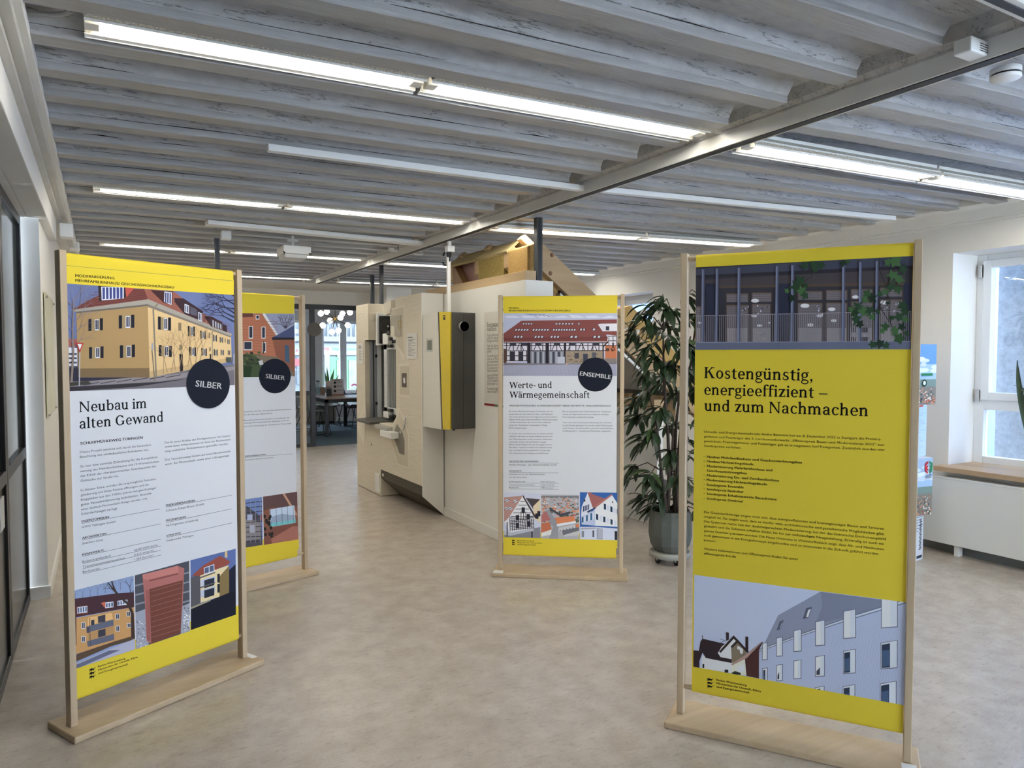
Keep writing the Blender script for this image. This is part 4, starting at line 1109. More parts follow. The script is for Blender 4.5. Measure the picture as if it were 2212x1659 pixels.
for x, y, R in ((1100, 270, 46), (1170, 262, 52), (1230, 268, 42), (1180, 305, 34), (1410, 250, 40), (1440, 240, 24), (1060, 400, 54), (1030, 440, 60), (1080, 470, 50), (1100, 510, 42), (960, 475, 30), (1000, 530, 40), (1110, 430, 30),
                (1820, 240, 66), (1880, 300, 50), (1760, 250, 40), (1800, 350, 56), (1850, 380, 50), (1790, 440, 50), (1840, 460, 44), (1740, 480, 36), (1600, 500, 44), (1580, 540, 40), (1640, 530, 46), (1700, 500, 30), (1530, 600, 52), (1570, 640, 58), (1620, 630, 46), (1500, 650, 46), (1470, 620, 34), (1510, 700, 52), (1540, 740, 40), (1640, 680, 34), (1680, 640, 30),
                (1880, 590, 50), (1900, 640, 46), (1850, 680, 50), (1900, 700, 40), (1790, 690, 30), (1740, 760, 44), (1720, 790, 34), (1820, 790, 48), (1870, 760, 40), (1850, 850, 60), (1910, 810, 30), (1640, 900, 44), (1700, 895, 50), (1750, 905, 40), (1760, 570, 24)): vine(x, y, R, r.uniform(0, 6))
p.low()
K = (16, 15, 12)
p.gain = 1.0
p.text('Kostengünstig,', (300, 1168), (1162, 1190), K, font='serif').text('energieeffizient –', (300, 1300), (1282, 1328), K, font='serif').text('und zum Nachmachen', (300, 1428), (1604, 1472), K, font='serif')
p.T(1440, 900, 3.687)
for s, x0, y0, x1, y1 in [('Umwelt- und Energiestaatssekretär Andre Baumann hat am 8. Dezember 2022 in Stuttgart die Preisträ-', 298, 128, 1710, 190),
  ('gerinnen und Preisträger des 3. Landeswettbewerbs „Effizienzpreis Bauen und Modernisieren 2022“ aus-', 298, 166, 1740, 234), ('gezeichnet. Preisträgerinnen und Preisträger gab es in insgesamt fünf Kategorien. Zusätzlich wurden vier', 298, 202, 1740, 274), ('Sonderpreise verliehen.', 298, 240, 594, 256),
  ('Die Gewinnerbeiträge zeigen nicht nur, dass energieeffizientes und kostengünstiges Bauen und Sanieren', 298, 768, 1732, 902), ('möglich ist. Sie zeigen auch, dass es hierfür viele architektonische und gestalterische Möglichkeiten gibt:', 298, 804, 1734, 944), ('Das Spektrum reicht von der denkmalgerechten Modernisierung, bei der das historische Erscheinungsbild', 298, 842, 1746, 984), ('gewahrt und die Substanz erhalten bleibt, bis hin zur vollständigen Neugestaltung. Erstmalig ist auch ein', 298, 878, 1732, 1022), ('ganzes Quartier prämiert worden: Die Neue Ortsmitte in Walddorfhäslach zeigt, dass Alt- und Neubauten', 298, 916, 1728, 1064), ('auch gemeinsam in ein Energiekonzept eingebunden und so zusammen in die Zukunft geführt werden', 298, 952, 1686, 1102), ('können.', 298, 992, 394, 1000),
  ('Weitere Informationen zum Effizienzpreis finden Sie unter', 298, 1060, 1048, 1144), ('effizienzpreis-bw.de', 298, 1098, 552, 1124)]: p.text(s, (x0, y0), (x1, y1), K, bold=.004)
for s, x0, y0, x1, y1 in [('Neubau Mehrfamilienhaus und Geschosswohnungsbau', 322, 328, 1076, 374), ('Neubau Nichtwohngebäude', 322, 364, 692, 388), ('Modernisierung Mehrfamilienhaus und', 322, 402, 842, 436), ('Geschosswohnungsbau', 322, 438, 638, 460), ('Modernisierung Ein- und Zweifamilienhaus', 322, 476, 896, 518), ('Modernisierung Nichtwohngebäude', 320, 512, 800, 548), ('Sonderpreis Ensemble', 320, 550, 614, 572), ('Sonderpreis Baukultur', 320, 586, 614, 608), ('Sonderpreis Erhaltenswerte Bausubstanz', 320, 622, 876, 668), ('Sonderpreis Denkmal', 320, 660, 604, 684)]:
    p.text(s, (x0, y0), (x1, y1), K, bold=.02)
    if s[0] != 'G': p.disc(K, 299, y0 - 10, 3, 3, 8)
p.gain = 1.85
p.T(1440, 1220, 3.687)
p.pic((161, 168, 188), (220, 80), (1914, 300), (1901, 1120), (213, 811))
p.poly((118, 123, 140), (772, 640), (888, 402), (1225, 214), (1950, 308), (1950, 300), (1500, 398), (735, 684)).poly((106, 111, 128), (1225, 214), (1950, 308), (1500, 398), (1180, 480), (1240, 330))
p.poly((150, 157, 176), (735, 684), (1500, 400), (1950, 260), (1950, 1150), (735, 900))
for i in range(3): p.line(((92, 97, 114), (176, 182, 198), (104, 109, 126))[i], [(735, 676 + i * 8), (1100, 540 + i * 8), (1500, 400 + i * 12), (1920, 270 + i * 14)], 5, 9)
for i in range(46): p.line((134, 141, 160), [(1200 + i * 24, 1120 - 0 * i), (1330 + i * 24, 560 - i * 6)], 2.4)
for x0, y0, x1, y1 in ((1085, 335, 1158, 432), (875, 440, 934, 524)): p.poly((76, 80, 94), (x0, y1), (x0 + 26, y0 + 10), (x1, y0), (x1 - 28, y1 - 10)).poly((186, 192, 204), (x0 + 26, y1 - 14), (x0 + 42, y0 + 26), (x1 - 10, y0 + 16), (x1 - 30, y1 - 16))
def pane(x0, y0, x1, y1, kind):
    sk = (x1 - x0) * -.18
    p.poly((68, 72, 90), (x0 - 4, y0 - 4), (x1 + 5, y0 + sk - 4), (x1 + 5, y1 + sk * .4 + 5), (x0 - 4, y1 + 6))
    p.poly((176, 180, 194), (x0, y0), (x1, y0 + sk), (x1, y1 + sk * .4), (x0, y1))
    xm = x0 + (x1 - x0) * .56
    if kind == 0: p.poly((196, 200, 210), (x0 + 4, y0 + 6), (xm, y0 + sk * .56 + 6), (xm, y1 + sk * .2 - 5), (x0 + 4, y1 - 4))
    if kind == 1: p.poly((40, 48, 66), (x0 + 4, y0 + 12), (xm, y0 + sk * .56 + 12), (xm, y1 + sk * .2 - 5), (x0 + 4, y1 - 4)).poly((58, 78, 104), (x0 + 8, y0 + 60), (xm - 4, y0 + 50), (xm - 4, y1 - 20), (x0 + 8, y1 - 14))
    if kind == 2: p.poly((190, 194, 204), (x0 + 4, y0 + 6), (xm, y0 + sk * .5 + 6), (xm, y1 + sk * .2 - 5), (x0 + 4, y1 - 4)).poly((48, 54, 66), (x0 + 6, y1 - 40), (xm - 4, y1 - 70), (xm - 4, y1 - 12), (x0 + 6, y1 - 8))
for q in ((765, 628, 800, 755), (877, 585, 920, 726), (1015, 526, 1070, 688), (1188, 455, 1257, 642), (1411, 372, 1502, 584), (1712, 270, 1836, 500)): pane(*q, 0)
for q, k in zip(((766, 828, 801, 930), (877, 802, 920, 922), (1015, 768, 1068, 906), (1187, 735, 1255, 887), (1410, 690, 1501, 864), (1709, 625, 1834, 826)), (1, 2, 0, 2, 1, 1)): pane(*q, k)
for q in ((1186, 980, 1252, 1120), (1407, 972, 1497, 1120), (1704, 950, 1826, 1160)): pane(*q, 1)
p.poly((48, 34, 36), (213, 680), (262, 686), (262, 820), (213, 815)).poly((196, 192, 196), (280, 720), (318, 735), (520, 780), (520, 860), (280, 830)).poly((46, 34, 36), (244, 760), (270, 610), (286, 588), (460, 628), (540, 690), (516, 782), (312, 742), (286, 700), (262, 766))
p.poly((198, 194, 200), (408, 702), (440, 650), (530, 580), (560, 600), (514, 660), (520, 752), (430, 735)).poly((112, 98, 76), (514, 662), (568, 612), (640, 690), (626, 750), (520, 782)).poly((44, 34, 34), (418, 690), (480, 620), (534, 562), (572, 600), (662, 700), (640, 700), (566, 622), (520, 664), (510, 650), (552, 606), (534, 590), (430, 702))
p.poly((40, 30, 32), (473, 536), (497, 540), (496, 596), (474, 606)).poly((46, 32, 34), (628, 570), (650, 574), (650, 690), (628, 670)).line((60, 50, 50), [(286, 560), (286, 590)], 5).line((90, 90, 100), [(425, 590), (470, 605), (430, 618)], 4)
p.poly((200, 204, 214), (562, 648), (588, 652), (588, 678), (562, 672)).disc((206, 204, 204), 596, 686, 13, 24, 18)
p.poly((200, 184, 164), (513, 860), (520, 790), (622, 734), (640, 880), (560, 872)).poly((66, 38, 34), (622, 732), (690, 690), (770, 606), (736, 680), (735, 905), (636, 885)).poly((150, 120, 104), (512, 792), (620, 722), (760, 612), (640, 742), (524, 800)).poly((206, 208, 214), (560, 812), (616, 792), (622, 850), (566, 858))
p.rect((30, 30, 34), 286, 790, 300, 822).rect((30, 30, 34), 462, 835, 492, 858).poly((40, 44, 40), (520, 858), (545, 846), (590, 860), (590, 876), (520, 872))
p.low(); p.gain = 1.0
p.text('Baden-Württemberg', (398, 924), (637, 968), (14, 14, 12), bold=.02).text('Ministerium für Umwelt, Klima', (398, 950), (752, 1016), (14, 14, 12), bold=.02).text('und Energiewirtschaft', (398, 978), (660, 1026), (14, 14, 12), bold=.02)
logo(p, 322, 900, 27, hy=.1)
finish(o2, sh2)

# ================================================================== BANNER 3: middle, ENSEMBLE
o3, sh3, p = banner_stand((2.462, 4.505), (3.150, 3.996), 'wooden banner stand in the middle with ENSEMBLE badge, in front of the white wall', card=('l', ((-.04, .03), (.05, .115))), left_gap=.008, right_gap=.022)
p.gain = 1.35
p.T(1040, 480, 4.608)
p.layer = 0; p.poly(None, (215, 800), (1350, 800), (1349, 905), (219, 906), ink=YEL)
p.pic((172, 174, 192), (219, 906), (1349, 905), (1346, 1532), (221, 1530))
r = random.Random(9)
for i in range(7): p.poly((196, 198, 210), (230 + i * 160, 920 + r.uniform(0, 30)), (330 + i * 160, 930), (400 + i * 160, 950), (260 + i * 160, 955))
for i in range(5): p.line((110, 114, 150), [(440 + i * 40, 912), (500 + i * 45, 925 + i * 4)], 5)
p.poly((126, 66, 60), (215, 1112), (398, 980), (1350, 968), (1350, 1090), (1230, 1100), (1270, 1182), (215, 1186)).poly((112, 56, 52), (215, 1150), (1260, 1140), (1272, 1184), (215, 1188))
for i in range(8): p.line((114, 58, 54), [(380 - i * 20, 1000 + i * 20), (1210 + i * 6, 1000 + i * 20)], 2.5)
def sky(x0, y0, n_, w_, h_, sk):
    for i in range(n_):
        x = x0 + i * w_ * 1.18
        p.poly((48, 40, 46), (x, y0 + h_), (x + sk, y0), (x + w_ + sk, y0), (x + w_, y0 + h_)).poly((186, 188, 196), (x + w_ * .2 + sk * .12, y0 + h_ * .86), (x + w_ * .2 + sk * .9, y0 + h_ * .14), (x + w_ * .82 + sk * .9, y0 + h_ * .14), (x + w_ * .82 + sk * .12, y0 + h_ * .86))
sky(402, 1002, 4, 22, 18, 12); sky(728, 1002, 6, 27, 18, 8); sky(955, 1002, 1, 24, 18, 4); sky(325, 1060, 5, 24, 24, 14); sky(500, 1060, 6, 24, 24, 12); sky(705, 1060, 9, 22, 24, 8); sky(976, 1056, 2, 26, 26, 4); sky(1098, 1054, 1, 36, 26, 8)
for x in (316, 520, 680, 874, 1104): sky(x, 1128, 3 if x < 800 else 2, 27 if x < 800 else 36, 26, 10)
p.poly((206, 202, 204), (1160, 1018), (1200, 1004), (1350, 1006), (1350, 1084), (1205, 1086)).poly((120, 62, 56), (1140, 1016), (1200, 1002), (1350, 1000), (1350, 1008), (1196, 1010)).rect((60, 60, 70), 1238, 1036, 1272, 1076).poly((128, 66, 60), (1205, 1086), (1350, 1086), (1350, 1130), (1240, 1118))
p.poly((196, 190, 196), (215, 1188), (1270, 1186), (1262, 1290), (215, 1400)).poly((206, 202, 204), (1262, 1120), (1350, 1130), (1350, 1240), (1240, 1240)).poly((186, 104, 60), (1230, 1228), (1350, 1228), (1350, 1356), (1232, 1356))
p.poly((142, 124, 100), (836, 1284), (1218, 1278), (1218, 1408), (836, 1412))
for i in range(36):
    x, y = r.uniform(840, 1200), 1290 + r.randint(0, 6) * 18
    c = r.choice([(120, 100, 78), (160, 142, 118), (104, 90, 78), (150, 130, 104)]); p.rect(c, x, y, x + r.uniform(14, 34), y + 13)
T_ = (40, 32, 38)
for y in (1200, 1226, 1278): p.line(T_, [(215, y + 2), (1262, y)], 8)
p.line((150, 90, 70), [(215, 1190), (1270, 1184)], 8)
for x in (250, 318, 395, 468, 500, 610, 690, 750, 840, 880, 940, 1010, 1060, 1110, 1170, 1208): p.line(T_, [(x, 1196), (x, 1280)], 8)
for x, d in ((270, 30), (350, 30), (420, -30), (520, 36), (590, -36), (700, 36), (800, -40), (860, 34), (960, 34), (1030, -34), (1090, 34), (1150, -34), (1290, 30), (1330, -30)): p.line(T_, [(x, 1278), (x + d, 1202)], 7)
for x in (282, 395, 535, 720, 870, 1105): p.rect((50, 50, 62), x, 1198, x + 64, 1228)
for x in (1268, 1310, 1345): p.line(T_, [(x, 1130), (x, 1230)], 6)
for y in (1135, 1180, 1226): p.line(T_, [(1262, y), (1350, y)], 6)
p.poly((192, 186, 190), (248, 1280), (456, 1282), (456, 1384), (250, 1382))
for x in (250, 290, 330, 372, 412, 450): p.line(T_, [(x, 1280), (x, 1384)], 8)
for y in (1330, 1380): p.line(T_, [(248, y), (458, y)], 8)
p.rect((48, 46, 56), 282, 1286, 330, 1376).rect((48, 46, 56), 372, 1286, 412, 1376)
p.rect((40, 34, 42), 455, 1200, 490, 1412).rect((40, 34, 42), 638, 1200, 672, 1412).rect((40, 34, 42), 820, 1200, 838, 1412)
for x0, x1 in ((492, 638), (674, 822)):
    p.rect((112, 112, 122), x0, 1284, x1, 1408)
    for i in range(5): p.rect((60, 62, 72) if i % 2 else (150, 152, 158), x0 + 8 + i * 27, 1290, x0 + 26 + i * 27, 1404)
p.rect((168, 172, 180), 756, 1340, 830, 1412).rect((70, 66, 72), 928, 1300, 970, 1358).rect((60, 62, 76), 1012, 1310, 1058, 1400).rect((78, 80, 90), 1100, 1296, 1142, 1345).rect((80, 56, 46), 215, 1260, 250, 1410)
p.line((50, 40, 40), [(1258, 1190), (1212, 1240), (1212, 1380)], 12).rect((80, 64, 56), 1240, 1254, 1272, 1284).poly((90, 60, 46), (1290, 1275), (1306, 1262), (1322, 1275), (1306, 1290)).rect((120, 112, 106), 1218, 1356, 1350, 1402)
p.poly((150, 150, 166), (215, 1412), (1350, 1400), (1350, 1540), (215, 1540)).poly((112, 106, 110), (215, 1400), (850, 1408), (1350, 1396), (1350, 1412), (215, 1424))
for i in range(26): p.line((128, 128, 146), [(480 + i * 26, 1420), (240 + i * 46, 1536)], 2.5)
for y in (1432, 1450, 1474, 1504): p.line((132, 132, 150), [(215, y), (1350, y)], 2)
p.rect((172, 130, 116), 838, 1400, 862, 1418)
p.end()
p.disc(None, 1132, 1516, 172, 170, ink=NAVY)
p.text('ENSEMBLE', (980, 1524), (1287, 1562), (232, 234, 240), bold=.02)
p.low()
p.text('NEUBAU', (272, 862), (375, 862), bold=.02).text('MEHRFAMILIENHAUS/GESCHOSSWOHNUNGSBAU', (272, 888), (886, 888), bold=.02)
p.text('Werte- und', (276, 1652), (700, 1650), font='serif')
p.T(1040, 840, 3.858)
p.text('Wärmegemeinschaft', (232, 74), (902, 76), font='serif')
p.text('AREALENTWICKLUNG & ENERGIEKONZEPT NEUE ORTSMITTE, WALDORFHÄSLACH', (232, 146), (1077, 148), bold=.02)
for s, x0, y0, x1 in [('Bei diesem Beitrag überzeugt das Konzept, das ein', 230, 192, 594), ('ganzes Quartier aus mehreren Neu- und Altbauten', 230, 215, 594), ('mit einem gemeinsamen Energienetz zusammenfasst.', 230, 238, 633), ('Dabei wurde den unterschiedlichen Voraussetzungen', 230, 261, 633), ('und Besonderheiten der historischen Gebäude', 230, 284, 580), ('sowie der Neubauten in besonderer Weise', 230, 307, 547), ('Rechnung getragen.', 230, 330, 380),
 ('So wurde unter den Neubauten ein Erdwindenfeld', 230, 378, 594), ('realisiert, das über ein kaltes Nahwärmenetz mit', 230, 401, 592), ('den Wärmepumpen in den einzelnen Gebäuden', 230, 424, 588), ('verbunden wurde. Auf den Dächern sorgen', 230, 447, 540), ('Photovoltaik-Anlagen für den benötigten Strom.', 230, 470, 590), ('Mit dieser Technik erreichen die Gebäude einen', 230, 493, 586), ('sehr niedrigen Endenergiebedarf und geringe', 230, 516, 572), ('CO -Emissionen für Heizung und Hilfsstrom.', 230, 541, 562),
 ('Bei der gut gedämmten Gebäudehülle der Neubauten', 676, 194, 1080), ('wurde ein Augenmerk auf einen möglichst niedrigen', 676, 217, 1062), ('Herstellungsenergiebedarf gelegt.', 676, 240, 938), ('Auch unter dem Gesichtspunkt Belebung der Ortsmitte', 676, 286, 1084), ('ist das Projekt gelungen: So wurden neben Wohnungen', 676, 310, 1092), ('auch Praxen, ein Kulturcafé sowie ein neues Rathaus', 676, 333, 1097), ('mit Bürgerbüro, Trausaal und Mediathek umgesetzt.', 676, 356, 1080),
 ('Matthias Binninger - Jako Baudenkmalpflege GmbH', 230, 638, 626), ('(exemplarisch für ein Mehrfamilienhaus', 230, 716, 528), ('aus dem Ensemble)', 230, 741, 378), ('Endenergiebedarf:', 231, 778, 367), ('Transmissionswärmeverlust:', 231, 804, 442), ('Baukosten:', 231, 827, 313), ('8,50 kWh/(m²a)', 494, 780, 614), ('0,326 W/(m²K)', 494, 806, 606), ('1.980 Euro/m²', 494, 830, 600)]:
    p.text(s, (x0, y0), (x1, y0 + 1), (34, 35, 42))
p.text('ARCHITEKT/IN, INGENIEUR/IN', (231, 609), (474, 610), bold=.02).text('KENNWERTE', (231, 690), (334, 690), bold=.02)
for x0, y, x1 in ((231, 615, 645), (231, 696, 643), (231, 784, 643), (231, 810, 643), (231, 834, 643)): p.line((90, 92, 100), [(x0, y), (x1, y + 4)], 2)
p.pic((188, 190, 202), (188, 862), (490, 872), (492, 1244), (190, 1236))
p.poly((176, 130, 116), (180, 905), (345, 890), (230, 1085), (180, 1110)).poly((214, 212, 216), (345, 892), (440, 1070), (436, 1160), (240, 1195), (192, 1110), (230, 1070)).poly((72, 62, 62), (370, 910), (490, 920), (490, 990), (430, 1000)).poly((212, 190, 150), (430, 980), (490, 920), (490, 1120), (440, 1080)).poly((74, 54, 50), (345, 880), (470, 1090), (440, 1070), (345, 902))
for i in range(9): p.line(T_, [(230 + i * 2, 1070 + i * 13), (438, 1060 + i * 12)], 5)
for i in range(12): p.line(T_, [(236 + i * 18, 1085 + (0 if i > 5 else 0)), (240 + i * 18, 1185 - i * 2)], 5)
for i in range(6): p.line(T_, [(345 - i * 20, 905 + i * 32), (345 + i * 17, 905 + i * 32)], 5)
for i in range(6): p.line(T_, [(290 + i * 20, 1000 - (abs(3 - i) * -22)), (290 + i * 20, 1090)], 5)
for x, y in ((348, 1010), (300, 1075), (390, 1065), (300, 1140), (395, 1125), (480, 1040), (462, 1060)): p.rect((40, 38, 48), x - 14, y - 22, x + 14, y + 22)
for x, y in ((190, 920), (262, 925), (190, 985), (220, 985)): p.poly((190, 194, 204), (x, y + 22), (x + 12, y), (x + 44, y), (x + 32, y + 22)).line(T_, [(x, y + 22), (x + 44, y)], 4)
p.poly((126, 124, 132), (180, 1215), (440, 1160), (500, 1150), (500, 1250), (180, 1250)).poly((176, 176, 184), (180, 1180), (240, 1200), (430, 1165), (440, 1180), (240, 1225), (180, 1215)).rect((34, 32, 36), 210, 1110, 218, 1230).rect((34, 32, 36), 416, 1190, 426, 1240)
p.pic((166, 164, 166), (497, 880), (812, 885), (815, 1254), (498, 1246))
p.rect((112, 116, 118), 490, 892, 820, 910)
for i in range(230):
    x, y = r.uniform(495, 815), 902 + (r.random() ** 1.3) * 200
    s_ = 5 + (y - 900) * .06
    c = r.choice([(190, 112, 78), (206, 120, 70), (180, 100, 84), (214, 206, 200), (88, 98, 82), (70, 82, 66), (150, 146, 142), (222, 148, 92)])
    p.poly(c, (x, y), (x + s_, y - s_ * .4), (x + s_ * 2, y), (x + s_ * 1.6, y + s_ * .8), (x + s_ * .3, y + s_ * .8))
p.poly((142, 140, 142), (495, 1050), (560, 1000), (640, 1130), (640, 1260), (560, 1250), (600, 1150)).poly((72, 72, 78), (570, 990), (660, 1040), (740, 1020), (740, 1040), (660, 1065), (570, 1010))
p.poly((206, 116, 66), (622, 1072), (770, 1058), (786, 1100), (628, 1126)).poly((224, 222, 216), (628, 1126), (786, 1100), (788, 1118), (630, 1146)).poly((186, 182, 180), (640, 1160), (815, 1120), (815, 1220), (690, 1230)).poly((104, 104, 110), (670, 1180), (815, 1150), (815, 1180), (680, 1220))
p.poly((190, 102, 62), (498, 1120), (570, 1112), (585, 1170), (498, 1200)).poly((176, 100, 92), (500, 1050), (540, 1020), (575, 1090), (500, 1110)).poly((212, 208, 196), (498, 1200), (585, 1172), (580, 1215), (500, 1230)).poly((208, 118, 66), (780, 1130), (815, 1120), (815, 1150), (792, 1158))
for i in range(12): p.rect((60, 62, 70) if i % 2 else (212, 212, 214), 640 + i * 13, 1180 - i * 3, 648 + i * 13, 1186 - i * 3)
p.pic((44, 92, 160), (820, 861), (1132, 866), (1133, 1262), (820, 1253))
p.poly((158, 92, 84), (878, 850), (935, 880), (1040, 920), (985, 1000), (925, 985)).poly((206, 206, 216), (835, 985), (885, 865), (925, 985), (940, 1000), (880, 1050), (830, 1060)).poly((212, 212, 222), (935, 1000), (1060, 905), (1085, 880), (1140, 965), (1140, 1150), (940, 1140)).poly((170, 102, 92), (925, 985), (1085, 876), (1090, 886), (960, 985), (945, 1000))
p.poly((176, 184, 204), (830, 1060), (880, 1050), (945, 1005), (950, 1140), (835, 1130)).poly((196, 200, 212), (822, 1150), (950, 1150), (1140, 1165), (1140, 1262), (822, 1262)).poly((150, 152, 164), (960, 1160), (1010, 1165), (1010, 1255), (960, 1250)).poly((40, 60, 100), (880, 1020), (950, 985), (950, 1000), (885, 1035))
for x0, y0, dx in ((1020, 955, 27), (955, 1040, 30)):
    for i in range(6): p.poly((28, 58, 86) if i % 2 == 0 else (196, 200, 210), (x0 + i * dx, y0 + i * 11), (x0 + 18 + i * dx, y0 + 7 + i * 11), (x0 + 18 + i * dx, y0 + 54 + i * 10), (x0 + i * dx, y0 + 48 + i * 10))
for i in range(6): p.poly((34, 92, 128) if i % 2 == 0 else (198, 204, 214), (836 + i * 18, 1072 - i * 8), (850 + i * 18, 1066 - i * 8), (850 + i * 18, 1110 - i * 5), (836 + i * 18, 1116 - i * 5))
for i in range(4): p.poly((40, 60, 96), (846 + i * 14, 980 - i * 5), (855 + i * 14, 976 - i * 5), (855 + i * 14, 1020 - i * 5), (846 + i * 14, 1026 - i * 5))
p.rect((120, 124, 136), 835, 1185, 855, 1235).rect((84, 86, 98), 925, 1180, 940, 1235).poly((160, 160, 168), (828, 1160), (955, 1155), (955, 1166), (828, 1172)).rect((40, 42, 50), 1110, 1185, 1132, 1260).rect((70, 70, 80), 852, 920, 866, 940).rect((60, 62, 72), 1088, 938, 1098, 950)
for i in range(4): p.rect((176, 176, 186), 975, 1170 + i * 20, 1005, 1182 + i * 20)
p.low()
p.layer = 0; p.poly(None, (190, 1237), (1133, 1262), (1133, 1330), (190, 1300), ink=YEL)
p.text('Baden-Württemberg', (297, 1270), (438, 1272), bold=.02).text('Ministerium für Umwelt, Klima', (297, 1286), (505, 1290), bold=.02).text('und Energiewirtschaft', (297, 1302), (453, 1306), bold=.02)
logo(p, 254, 1256, 15.5)
finish(o3, sh3)

# ================================================================== BANNER 4: behind the first one, SILBER, timber house
o4, sh4, p = banner_stand((.430, 4.962), (1.238, 5.194), 'wooden banner stand half hidden behind the left one, SILBER badge and timber house picture', left_gap=.02, right_gap=.052)
p.gain = 1.64
p.T(100, 520, 3.687)
p.layer = 0; p.poly(None, (900, 440), (1974, 475), (1974, 583), (900, 570), ink=YEL)
p.pic((134, 138, 160), (1000, 570), (1974, 582), (1980, 1080), (1000, 1096))
p.poly((166, 98, 64), (1000, 620), (1590, 600), (1690, 572), (1745, 590), (1850, 780), (1830, 1000), (1000, 900)).poly((96, 56, 48), (1000, 590), (1640, 560), (1650, 605), (1000, 640)).poly((206, 200, 200), (1720, 572), (1738, 574), (1862, 770), (1846, 778), (1730, 600))
for i in range(16): p.line((138, 78, 50), [(1560, 640 + i * 22), (1840, 645 + i * 22)], 2.5)
for x0, y0, x1, y1 in ((1668, 592, 1697, 628), (1612, 680, 1646, 780), (1714, 685, 1746, 780), (1572, 802, 1640, 872), (1718, 810, 1750, 890)): p.rect((210, 208, 210), x0, y0, x1, y1).rect((44, 48, 60), x0 + 5, y0 + 5, x1 - 5, y1 - 8)
p.poly((66, 74, 106), (1800, 770), (1860, 740), (1980, 670), (1990, 780), (1850, 785)).poly((128, 76, 54), (1800, 785), (1985, 778), (1985, 1080), (1840, 960)).poly((40, 36, 40), (1795, 770), (1985, 772), (1985, 788), (1800, 790)).poly((58, 84, 104), (1900, 828), (1932, 835), (1938, 975), (1902, 960))
for i in range(6): branches(p, (66, 60, 72), 1905, 700, 1.57 + (i - 2.5) * .3, 44, 7, 4, random.Random(i))
p.poly((58, 72, 44), (1000, 900), (1700, 905), (1830, 960), (1700, 1100), (1000, 1100)).poly((34, 52, 30), (1000, 940), (1640, 1000), (1620, 1100), (1000, 1100)).poly((110, 96, 74), (1640, 905), (1840, 925), (1985, 1060), (1985, 1090), (1780, 1000))
r = random.Random(4)
for i in range(30): x, y = r.uniform(1560, 1720), r.uniform(890, 985); p.disc(r.choice([(44, 58, 36), (74, 84, 50), (50, 46, 36)]), x, y, 14, 10, 8)
p.poly((176, 172, 168), (1690, 960), (1720, 948), (1730, 985), (1700, 992)).line((70, 60, 50), [(1728, 900), (1730, 800)], 12, 6)
p.end()
p.disc(None, 1820, 1078, 127, 138, ink=NAVY)
p.text('SILBER', (1745, 1094), (1898, 1111), (232, 234, 240), bold=.012)
p.low()
p.T(100, 520, 3.687)
for s, x0, y0, x1, y1 in [('Sowohl bei den Bau- als auch den Lebenszykluskosten', 1572, 1368, 1950, 1346), ('hat das Haus gut abgeschnitten.', 1573, 1392, 1802, 1378), ('Besonders positiv hervorzuheben sind außerdem der', 1574, 1436, 1940, 1414), ('niedrige Endenergiebedarf des Gebäudes sowie die', 1575, 1458, 1932, 1436), ('sehr hohe Ausnutzung der Dachfläche für Photovoltaik.', 1575, 1484, 1953, 1460)]: p.text(s, (x0, y0), (x1, y1), (34, 35, 42))
p.T(100, 920, 3.687)
p.text('ENERGIEBERATER/IN', (1582, 248), (1746, 234), bold=.02).text('Kerniesser, Zimmermann & Team', (1583, 276), (1808, 256), (40, 40, 46)).line((110, 112, 120), [(1582, 252), (1962, 222)], 2.5)
p.pic((92, 112, 158), (1200, 640), (1718, 566), (1724, 948), (1200, 1030))
p.poly((70, 66, 72), (1200, 700), (1600, 640), (1700, 715), (1712, 800), (1720, 950), (1200, 1030)).poly((120, 112, 110), (1560, 740), (1700, 760), (1705, 900), (1560, 920))
for i in range(9): p.line((46, 46, 54), [(1560, 620 + i * 38), (1720, 600 + i * 40)], 6)
for i in range(4): p.line((120, 122, 132), [(1590 + i * 38, 590), (1590 + i * 38, 930)], 4)
p.rect((150, 156, 176), 1600, 705, 1642, 750).rect((150, 150, 160), 1620, 790, 1660, 850).poly((130, 70, 56), (1706, 706), (1722, 700), (1722, 760), (1710, 755))
p.pic((120, 74, 54), (1726, 564), (1998, 524), (2008, 904), (1734, 948))
p.poly((88, 62, 58), (1726, 564), (1998, 524), (1998, 640), (1780, 655), (1726, 680)).poly((170, 124, 96), (1880, 540), (1900, 540), (1998, 700), (1990, 720)).poly((168, 182, 196), (1780, 665), (1975, 632), (1985, 770), (1785, 805)).poly((96, 168, 168), (1784, 770), (1985, 740), (1985, 772), (1786, 806)).poly((130, 144, 162), (1800, 720), (1880, 700), (1975, 712), (1980, 745), (1785, 775))
for i in range(5): p.line((70, 74, 80), [(1785 + i * 45, 660 - i * 7), (1790 + i * 45, 800 - i * 8)], 3)
p.poly((112, 66, 52), (1726, 830), (2008, 770), (2010, 910), (1734, 950)).poly((150, 92, 74), (1790, 900), (1960, 800), (2008, 800), (2008, 905), (1800, 945))
for i in range(14): x, y = 1745 + r.uniform(-15, 65), 770 + r.uniform(-60, 110); p.disc((34, 36, 32), x, y, 11, 15, 8)
p.low()
p.layer = 0; p.poly(None, (1200, 1035), (2010, 902), (2012, 985), (1200, 1090), ink=YEL)
finish(o4, sh4)
